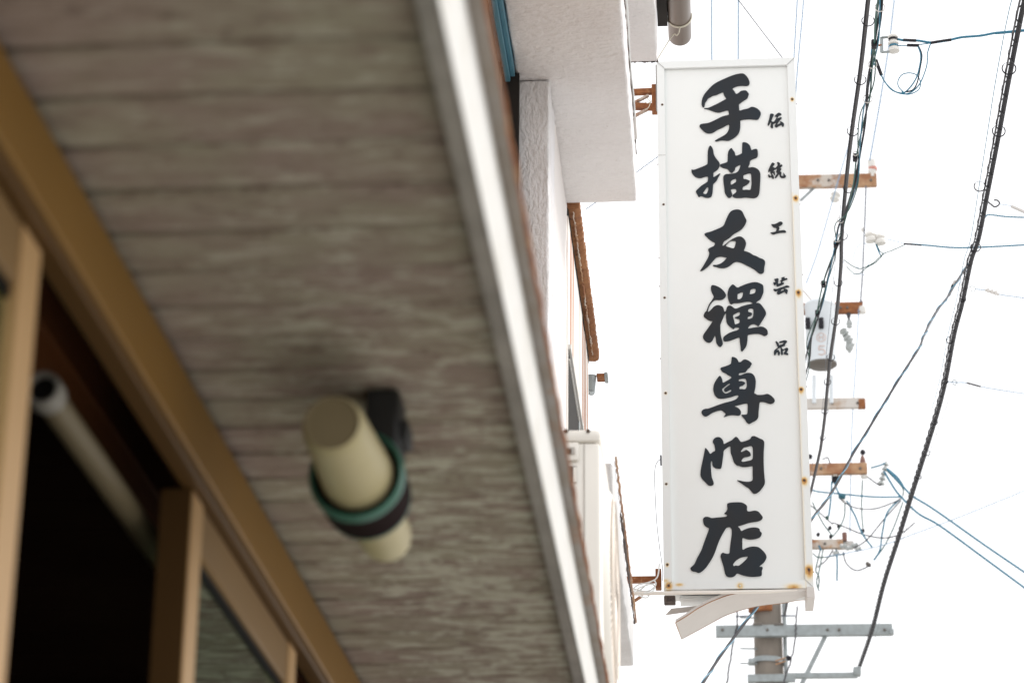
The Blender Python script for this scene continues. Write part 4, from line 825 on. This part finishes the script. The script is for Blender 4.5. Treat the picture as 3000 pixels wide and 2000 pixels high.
dr(d2, [(2838, 842), (2850, 838), (2858, 845), (2852, 854), (2842, 850)], .0022, 'galv', 18)
MB().bar(PY(2886, 849, 18), PY(2927, 863, 18), .02, .014).build('clamp', M['strip_grey'], d2)
for x in (2895, 2907, 2918): MB().box(PY(x - 3, 855 + (x - 2895) * .3, 17.98), PY(x + 3, 847 + (x - 2895) * .3, 18.0)).build('rib', M['strip_grey'], d2)
dr(d2, [(2858, 847), (2886, 850), (2927, 862), (3010, 874)], .0026, 'cable_pale', 18)
d3 = thing('drop_clamp', 'dark narrow clamp with a small ring on the spiral cable, lowest one', 'clamp', 'drop clamps on the spiral cable')
dr(d3, [(2786, 1122), (2795, 1112), (2803, 1118), (2800, 1127), (2790, 1124)], .0030, 'galv', 19.5)
dr(d3, [(2775, 1118), (2800, 1120), (2832, 1121), (2873, 1132), (2930, 1142), (3010, 1154)], .0028, 'cable_pale', 19.5)
MB().bar(PY(2832, 1121, 19.5), PY(2873, 1132, 19.5), .012, .012).build('clamp', M['cable_grey'], d3)

# --- long blue lines leaving the pole to the lower right, thin lines across the sky
for lab, pts, r_, m in (
    ('upper of two blue lines sloping down to the right edge', [(2598, 1372), (2640, 1418), (2672, 1451), (2722, 1482), (2782, 1523), (2882, 1594), (3010, 1681)], .0125, 'cable_blue'),
    ('lower of two blue lines sloping down to the right edge', [(2590, 1380), (2620, 1430), (2643, 1458), (2691, 1504), (2753, 1539), (2882, 1633), (3010, 1727)], .0125, 'cable_blue')):
    wire('power_line', lab, pts, r_, m, Y=27, cat='power line', group='power lines')
wire('power_line', 'faint line rising to the right edge behind the blue lines', [(2420, 1630), (2576, 1599), (2680, 1562), (2787, 1523), (2900, 1478), (3010, 1433)], .0058, 'cable_pale', Y=27.5, cat='power line', group='power lines')
for lab, pts, r_, m, Y in (
    ('pale line above the sign, left one', [(2085, -40), (2085, 120), (2086, 260)], .006, 'cable_pale', 16),
    ('pale line above the sign, second from left', [(2163, -40), (2163, 120), (2162, 260)], .006, 'cable_pale', 16),
    ('pale line above the right end of the sign, third from left', [(2338, -40), (2333, 50), (2326, 170), (2318, 330)], .005, 'cable_pale', 16),
    ('pale line passing right of the sign top corner', [(2356, -40), (2352, 30), (2343, 130), (2335, 220), (2328, 330)], .005, 'cable_pale', 16),
    ('thin dotted dark wire slanting down to the sign top', [(2140, -30), (2165, 3), (2225, 82), (2287, 163), (2320, 205)], .0026, 'cable_black', 13),
    ('pale line running down to the insulator on the highest crossarm', [(2624, -40), (2606, 120), (2578, 300), (2548, 470)], .010, 'cable_pale', 26),
    ('thin wire dropping from the highest crossarm to the arm below', [(2537, 545), (2534, 640), (2531, 700), (2527, 800), (2521, 885)], .010, 'wire_thin', 27.6),
    ('faint wire slanting from the highest crossarm behind the sign', [(2488, 420), (2458, 520), (2430, 620), (2395, 740), (2362, 830)], .008, 'cable_pale', 27.6),
    ('faint wire beside the transformer down to the lowest arms', [(2516, 905), (2508, 1050), (2500, 1180), (2494, 1310), (2490, 1560)], .007, 'cable_pale', 27.8)):
    wire('thin_wire', lab, pts, r_, m, Y=Y, cat='wire')
# guy wire between the slab and the sign
gy = thing('guy_wire', 'blue and black twisted wire slanting from the white slab to behind the sign', 'wire')
gpts = [PY(1716, 614, 11.5).lerp(PY(1945, 446, 11.5), i / 60) for i in range(61)]
MB().tube(gpts, .0019, 5).build('core', M['cable_pale'], gy)
MB().tube([p + Vector((math.cos(i * 1.6) * .0018, 0, math.sin(i * 1.6) * .0018)) for i, p in enumerate(gpts)], .0017, 5).build('twist', M['cable_black'], gy)

# ================================================================ UTILITY POLE
pole = thing('utility_pole', 'grey concrete utility pole with crossarms, standing beyond the sign', 'utility pole')
YP = 28.0
def Q(px, py, dY=0): return PY(px, py, YP + dY)
pc = Q(2250, 1990); px_ = Q(2250, 1850).x
MB().lathe((px_, YP, 0), (0, 0, 1), [(0, .21), (9, .162), (HZ(14.2), .112), (HZ(14.2), 0)], 28).build('shaft', M['pole_concrete'], pole)
for py, hh in ((1930, .06), (1985, .05)):
    p = Q(2250, py); rp = .168
    MB().lathe((px_, YP, p.z - hh), (.06, 0, 1), [(0, rp + .004), (0, rp + .016), (hh, rp + .016), (hh, rp + .004)], 28).build('steel_band', M['galv'], pole)
    e = Q(2205, py + 6, -.15); MB().box((e.x - .05, YP - .22, e.z - .04), (e.x + .02, YP - .1, e.z + .02), .006).build('band_lug', M['galv'], pole)
MB().tube([(px_ + .19, YP - .08, 3), (px_ + .19, YP - .08, Q(2285, 1700).z)], .024, 10).build('conduit', M['galv'], pole)
tb_ = Q(2210, 1800); MB().box((Q(2192, 1790).x, YP - .22, tb_.z), (Q(2262, 1790).x, YP - .05, Q(2230, 1778).z), .02).build('rusty_collar', M['rust'], pole)
for py in (1815, 1905, 1948):
    a_ = Q(2168, py); MB().tube([Vector((a_.x, YP - .1, a_.z)), Vector((px_ - .13, YP - .1, a_.z - .005))], .009, 6).build('step_bolt', M['galv'], pole)
def arm(label, xa, ya, xb, yb, m, dY=-.22, holes=()):
    a_ = Q(xa, ya, dY); b2 = Q(xb, yb, dY); y_ = YP + dY
    o = MB().box((a_.x, y_ - .04, min(b2.z, a_.z)), (b2.x, y_ + .04, max(b2.z, a_.z)), .004).build('crossarm', M[m], pole); o['label'] = label
    for hx in holes:
        hp = Q(hx, (ya + yb) / 2, dY); MB().lathe((hp.x, y_ - .0405, hp.z), (0, -1, 0), [(0, .017), (.02, .014), (.022, 0)], 10).build('bolt', M['transformer_base'], o)
    return o
arm('galvanised lowest long crossarm', 2097, 1833, 2615, 1860, 'galv', holes=(2117, 2248, 2424, 2458, 2591))
MB().box((Q(2602, 1865).x, YP - .30, Q(2608, 1874).z), (Q(2614, 1865).x, YP - .2, Q(2608, 1860).z), .004).build('arm_lug', M['galv'], pole)
for sx_ in (2218, 2280): MB().box((Q(sx_ - 14, 1843).x, YP - .275, Q(sx_, 1848).z), (Q(sx_ + 14, 1843).x, YP - .262, Q(sx_, 1842).z), .002).build('arm_slot', M['transformer_base'], pole)
MB().bar(Q(2420, 1858, -.2), Q(2345, 2010, -.12), .03, .045).build('diagonal_brace', M['galv'], pole)
arm('thin lower arm carrying the spiral cable', 2190, 1976, 2330, 1996, 'galv', dY=-.2)
arm('thin lower arm end', 2300, 1972, 2512, 1984, 'galv', dY=-.12)
MB().box((Q(2498, 1970).x, YP - .2, Q(2510, 1986).z), (Q(2520, 1970).x, YP - .05, Q(2510, 1963).z), .01).build('cable_clamp', M['galv'], pole)
arm('highest rusty crossarm', 2240, 519, 2569, 546, 'rust_light', holes=(2396, 2428, 2551))
MB().bar(Q(2390, 546, -.2), Q(2345, 588, -.2), .03, .03).build('diagonal_brace', M['galv'], pole)
arm('second crossarm, dark rust, above the transformer', 2240, 893, 2528, 917, 'rust', dY=-.10, holes=(2482, 2462))
arm('third crossarm, weathered white with a rusty end, under the transformer', 2240, 1172, 2535, 1195, 'arm_pale', holes=(2437, 2512))
arm('rusty end of the third crossarm', 2514, 1171, 2536, 1196, 'rust', dY=-.225)
arm('fourth rusty crossarm with insulators', 2240, 1362, 2541, 1388, 'rust_light', holes=(2405, 2520))
arm('fifth short rusty crossarm', 2240, 1584, 2470, 1606, 'rust_light', holes=(2416,))
arm('dark end of the second crossarm', 2236, 1588, 2380, 1604, 'rust', dY=-.32)
MB().bar(Q(2352, 850, -.1), Q(2400, 905, -.1), .02, .02).build('diagonal_brace', M['strip_grey'], pole)
def ins(p, d, prof_, m='porcelain', nm='insulator'): return MB().lathe(p, d, prof_, 18).build(nm, M[m], pole)
up_ = Vector((0, 0, 1))
ins(Q(2556, 520, -.22), up_, [(0, .045), (.06, .045), (.07, .052), (.10, .052), (.11, .045), (.20, .052), (.23, .05), (.235, 0)])
MB().lathe(Q(2557, 500, -.22), up_, [(0, .055), (.04, .055)], 18).build('red_band', M['porcelain_red'], pole)
ins(Q(2443, 590, -.2), Vector((.3, 0, 1)), [(0, 0), (0, .04), (.03, .065), (.06, .045), (.09, .065), (.12, .04), (.13, 0)])
ins(Q(2529, 680, -.2), up_, [(0, 0), (0, .01), (.02, .026), (.05, .026), (.07, 0)])
ins(Q(2526, 918, -.1), up_, [(0, 0), (.005, .045), (.04, .055), (.08, .05), (.10, .02), (.10, 0)])
MB().lathe(Q(2524, 892, -.1), up_, [(0, .015), (.03, .02), (.05, .008), (.06, 0)], 10).build('cap', M['cable_black'], pole)
for x in (2368, 2430, 2483): MB().lathe(Q(x, 893, -.1), up_, [(0, .02), (.02, .022), (.035, .01), (.04, 0)], 10).build('arm_bolt', M['cable_black'], pole)
MB().lathe(Q(2486, 917, -.1), -up_, [(0, .03), (.05, .022), (.07, .012), (.12, .022), (.14, .012)], 12).build('hanger', M['cable_grey'], pole)
ins(Q(2488, 940, -.1), -up_, [(0, 0), (.0, .03), (.04, .04), (.06, .03), (.08, .035), (.10, 0)], 'porcelain_grey')
for x, y, sc_ in ((2466, 965, 1.2), (2478, 985, 1.3), (2484, 1000, 1.1)):
    ins(Q(x, y, -.05), Vector((.6, 0, -.8)), [(0, 0), (0, .03 * sc_), (.03, .045 * sc_), (.05, .03 * sc_), (.08, .045 * sc_), (.10, 0)], 'porcelain_grey', 'bushing')
ins(Q(2488, 1010, -.05), -up_, [(0, .045), (.04, .05), (.07, .035), (.08, .02), (.10, .018), (.10, 0)], 'porcelain_grey', 'bushing')
# fourth arm fittings
MB().lathe(Q(2528, 1362, -.22), up_, [(0, .028), (.05, .035), (.09, .025), (.12, .012)], 14).build('brown_insulator', M['brown_insulator'], pole)
MB().lathe(Q(2528, 1346, -.22), up_, [(0, .008), (.06, .008)], 8).build('stem', M['cable_black'], pole)
MB().lathe(Q(2528, 1333, -.22), up_, [(0, 0), (.01, .02), (.03, .035), (.06, .025), (.075, 0)], 12).build('black_cap', M['cable_black'], pole)
MB().lathe(Q(2532, 1400, -.22), up_, [(0, 0), (0, .035), (.02, .05), (.035, .03), (.04, 0)], 14).build('insulator', M['porcelain'], pole)
MB().lathe(Q(2372, 1345, -.22), up_, [(0, 0), (.01, .03), (.05, .035), (.07, 0)], 12).build('black_cap', M['cable_black'], pole)
for i_ in range(5):
    MB().lathe(Q(2581 + i_ * 3.6, 1418 - i_ * 14, -.2), Vector((.25, 0, 1)), [(0, .012), (.002, .046 - .002 * i_), (.022, .040 - .003 * i_), (.045, .015)], 16).build('string_disc', M['porcelain_grey'], pole)
MB().box(Q(2437, 1412, -.2), Q(2458, 1395, -.15), .01).build('black_box', M['cable_black'], pole)
MB().lathe(Q(2447, 1396, -.2), up_, [(0, .03), (.02, .03), (.03, .015)], 10).build('insulator', M['porcelain'], pole)
MB().lathe(Q(2467, 1462, -.2), up_, [(0, .01), (.01, .04), (.05, .045), (.065, .02), (.07, 0)], 12).build('teal_cap', M['teal_cap'], pole)
MB().lathe(Q(2471, 1470, -.2), up_, [(0, 0), (0, .02), (.03, .02)], 10).build('insulator', M['porcelain'], pole)
# fifth arm fittings
MB().lathe(Q(2475, 1584, -.22), up_, [(0, .026), (.06, .03), (.10, .028), (.10, 0)], 12).build('brown_insulator', M['brown_insulator'], pole)
for x, y, m in ((2422, 1515, 'cable_green'), (2430, 1545, 'cable_black'), (2395, 1564, 'cable_black'), (2432, 1570, 'cable_black'), (2528, 1553, 'cable_black'), (2540, 1650, 'transformer_base'), (2549, 1653, 'transformer_base'), (2457, 1540, 'cable_black'), (2440, 1588, 'cable_black')):
    MB().lathe(Q(x, y + 8, -.2), Vector((random.uniform(-.3, .3), 0, 1)), [(0, 0), (.01, .018), (.035, .024), (.055, .012), (.06, 0)], 10).build('connector', M[m], pole)
for x, y in ((2460, 1600), (2478, 1606), (2495, 1598), (2505, 1610), (2440, 1622)):
    MB().lathe(Q(x, y, -.25), Vector((1, 0, .2)), [(0, 0), (0, .02), (.02, .035), (.04, .022), (.07, .03), (.08, 0)], 12).build('insulator', M['porcelain_grey'], pole)
MB().box(Q(2455, 1604, -.2), Q(2500, 1590, -.1), .006).build('bracket', M['strip_grey'], pole)
# jumper wires round the arms
jw = [[(2380, 1435), (2400, 1440), (2460, 1446), (2560, 1455), (2640, 1455)], [(2460, 1460), (2500, 1485), (2560, 1490), (2620, 1470), (2645, 1455)], [(2475, 1470), (2474, 1510), (2460, 1545), (2440, 1570)],
      [(2480, 1465), (2505, 1510), (2525, 1560), (2555, 1602)], [(2640, 1465), (2590, 1520), (2540, 1580), (2500, 1605)], [(2645, 1470), (2620, 1540), (2590, 1600), (2560, 1640)], [(2636, 1462), (2600, 1500), (2585, 1560), (2578, 1610), (2560, 1640)],
      [(2440, 1530), (2480, 1545), (2530, 1565), (2590, 1575), (2640, 1562), (2680, 1530)], [(2380, 1470), (2410, 1530), (2440, 1570)], [(2437, 1410), (2433, 1470), (2428, 1510)], [(2440, 1535), (2400, 1500), (2375, 1480)],
      [(2527, 1405), (2524, 1480), (2528, 1545)], [(2552, 1370), (2580, 1362), (2592, 1356)], [(2540, 1395), (2575, 1420), (2582, 1418)], [(2595, 1375), (2620, 1400), (2645, 1430), (2645, 1452)], [(2600, 1372), (2630, 1398), (2648, 1425)],
      [(2470, 1615), (2480, 1650), (2510, 1670), (2550, 1655)], [(2404, 1606), (2396, 1640), (2390, 1670), (2400, 1690), (2398, 1720)], [(2450, 1606), (2453, 1650), (2452, 1700)], [(2395, 1660), (2420, 1640), (2440, 1610)], [(2412, 1606), (2400, 1670), (2392, 1705), (2400, 1730)], [(2380, 1580), (2395, 1590), (2405, 1610)],
      [(2410, 1345), (2425, 1340), (2432, 1358)], [(2382, 1620), (2400, 1632), (2450, 1626), (2475, 1622)], [(2445, 1415), (2455, 1440), (2465, 1450)]]
for i_, pts in enumerate(jw):
    MB().tube(crom([Q(*p, -.25 + random.uniform(-.1, .1)) for p in pts], 6), .0085 if i_ % 3 else .0110, 5).build('jumper_wire', M['cable_blue' if i_ % 3 == 0 else ('cable_grey' if i_ % 3 == 1 else 'cable_green')], pole)
for pts, m in (([(2160, 1780), (2160, 1810), (2158, 1840), (2150, 1870), (2140, 1930), (2128, 2010)], 'cable_black'), ([(2336, 1775), (2332, 1830), (2330, 1870), (2315, 1940), (2300, 1980), (2296, 2010)], 'cable_grey'), ([(2155, 1805), (2200, 1803)], 'wire_thin'), ([(2290, 1803), (2330, 1803)], 'wire_thin')):
    w_ = crom([Q(*p, -.3) for p in pts], 8); MB().tube([p + Vector((random.uniform(-.006, .006), 0, 0)) for p in w_], .0095, 5).build('down_lead', M[m], pole)
MB().lathe(Q(2310, 1935, -.3), up_, [(0, 0), (.01, .02), (.05, .028), (.07, 0)], 10).build('connector', M['cable_black'], pole)
for y in (1935, 1945): MB().bar(Q(2272, y, -.25), Q(2302, y - 10, -.25), .02, .012).build('lashing', M['rust_light'], pole)

# transformer hung on the pole
tr = thing('transformer', 'pale grey cylindrical transformer on the pole just right of the sign', 'transformer')
tx = Q(2406, 1100).x; zb_ = Q(2406, 1092).z; zt_ = Q(2406, 925).z; TR = .180; ty = YP - .3
MB().lathe((tx, ty, zb_), (0, 0, 1), [(0, TR * .98), (.02, TR), (zt_ - zb_ - .04, TR), (zt_ - zb_, TR + .012), (zt_ - zb_ + .03, TR), (zt_ - zb_ + .08, TR * .5), (zt_ - zb_ + .085, 0)], 40).build('tank', M['transformer_paint'], tr)
MB().lathe((tx, ty, zb_), (0, 0, -1), [(0, TR * .985), (.02, TR * .97), (.045, TR * .75), (.055, 0)], 40).build('base', M['transformer_base'], tr)
for x in (2366, 2405):
    p = PY(x, 932, ty - TR - .02); MB().box((p.x - .030, ty - TR - .06, PY(x, 980, ty).z), (p.x + .030, ty - TR + .03, p.z), .012).build('black_bushing', M['cable_black'], tr)
for x in (2385, 2436):
    MB().tube([PY(x, 1100, ty), PY(x, 1180, ty)], .024, 8).build('support_leg', M['transformer_paint'], tr)
# painted marks: a ringed H and a 5, curved on to the tank
def on_tank(u, z, off=.003):                   # u = arc length from the front centre
    a_ = u / TR; return Vector((tx + math.sin(a_) * (TR + off), ty - math.cos(a_) * (TR + off), z))
def stroke(pts, r=.010):
    e = MB(); w_ = []
    for i in range(len(pts) - 1):
        for j in range(5): t = j / 5; w_.append(on_tank(pts[i][0] * (1 - t) + pts[i + 1][0] * t, pts[i][1] * (1 - t) + pts[i + 1][1] * t))
    w_.append(on_tank(*pts[-1])); e.tube(w_, r * .55, 4)
    return e.build('painted_mark', M['text_red'], tr)
u0 = PY(2406, 988, ty - TR).x - tx; zH = PY(2405, 988, ty - TR).z
stroke([(u0 + .053 * math.cos(c * math.pi / 10), zH + .053 * math.sin(c * math.pi / 10)) for c in range(21)])
stroke([(u0 - .022, zH + .03), (u0 - .022, zH - .03)]); stroke([(u0 + .022, zH + .03), (u0 + .022, zH - .03)]); stroke([(u0 - .022, zH), (u0 + .022, zH)])
z5 = PY(2405, 1026, ty - TR).z
stroke([(u0 + .04, z5 + .055), (u0 - .03, z5 + .055), (u0 - .035, z5 + .008), (u0 + .01, z5 + .016), (u0 + .038, z5 - .01), (u0 + .036, z5 - .04), (u0 + .0, z5 - .058), (u0 - .038, z5 - .045)], .014)

print('objects', len(bpy.data.objects))
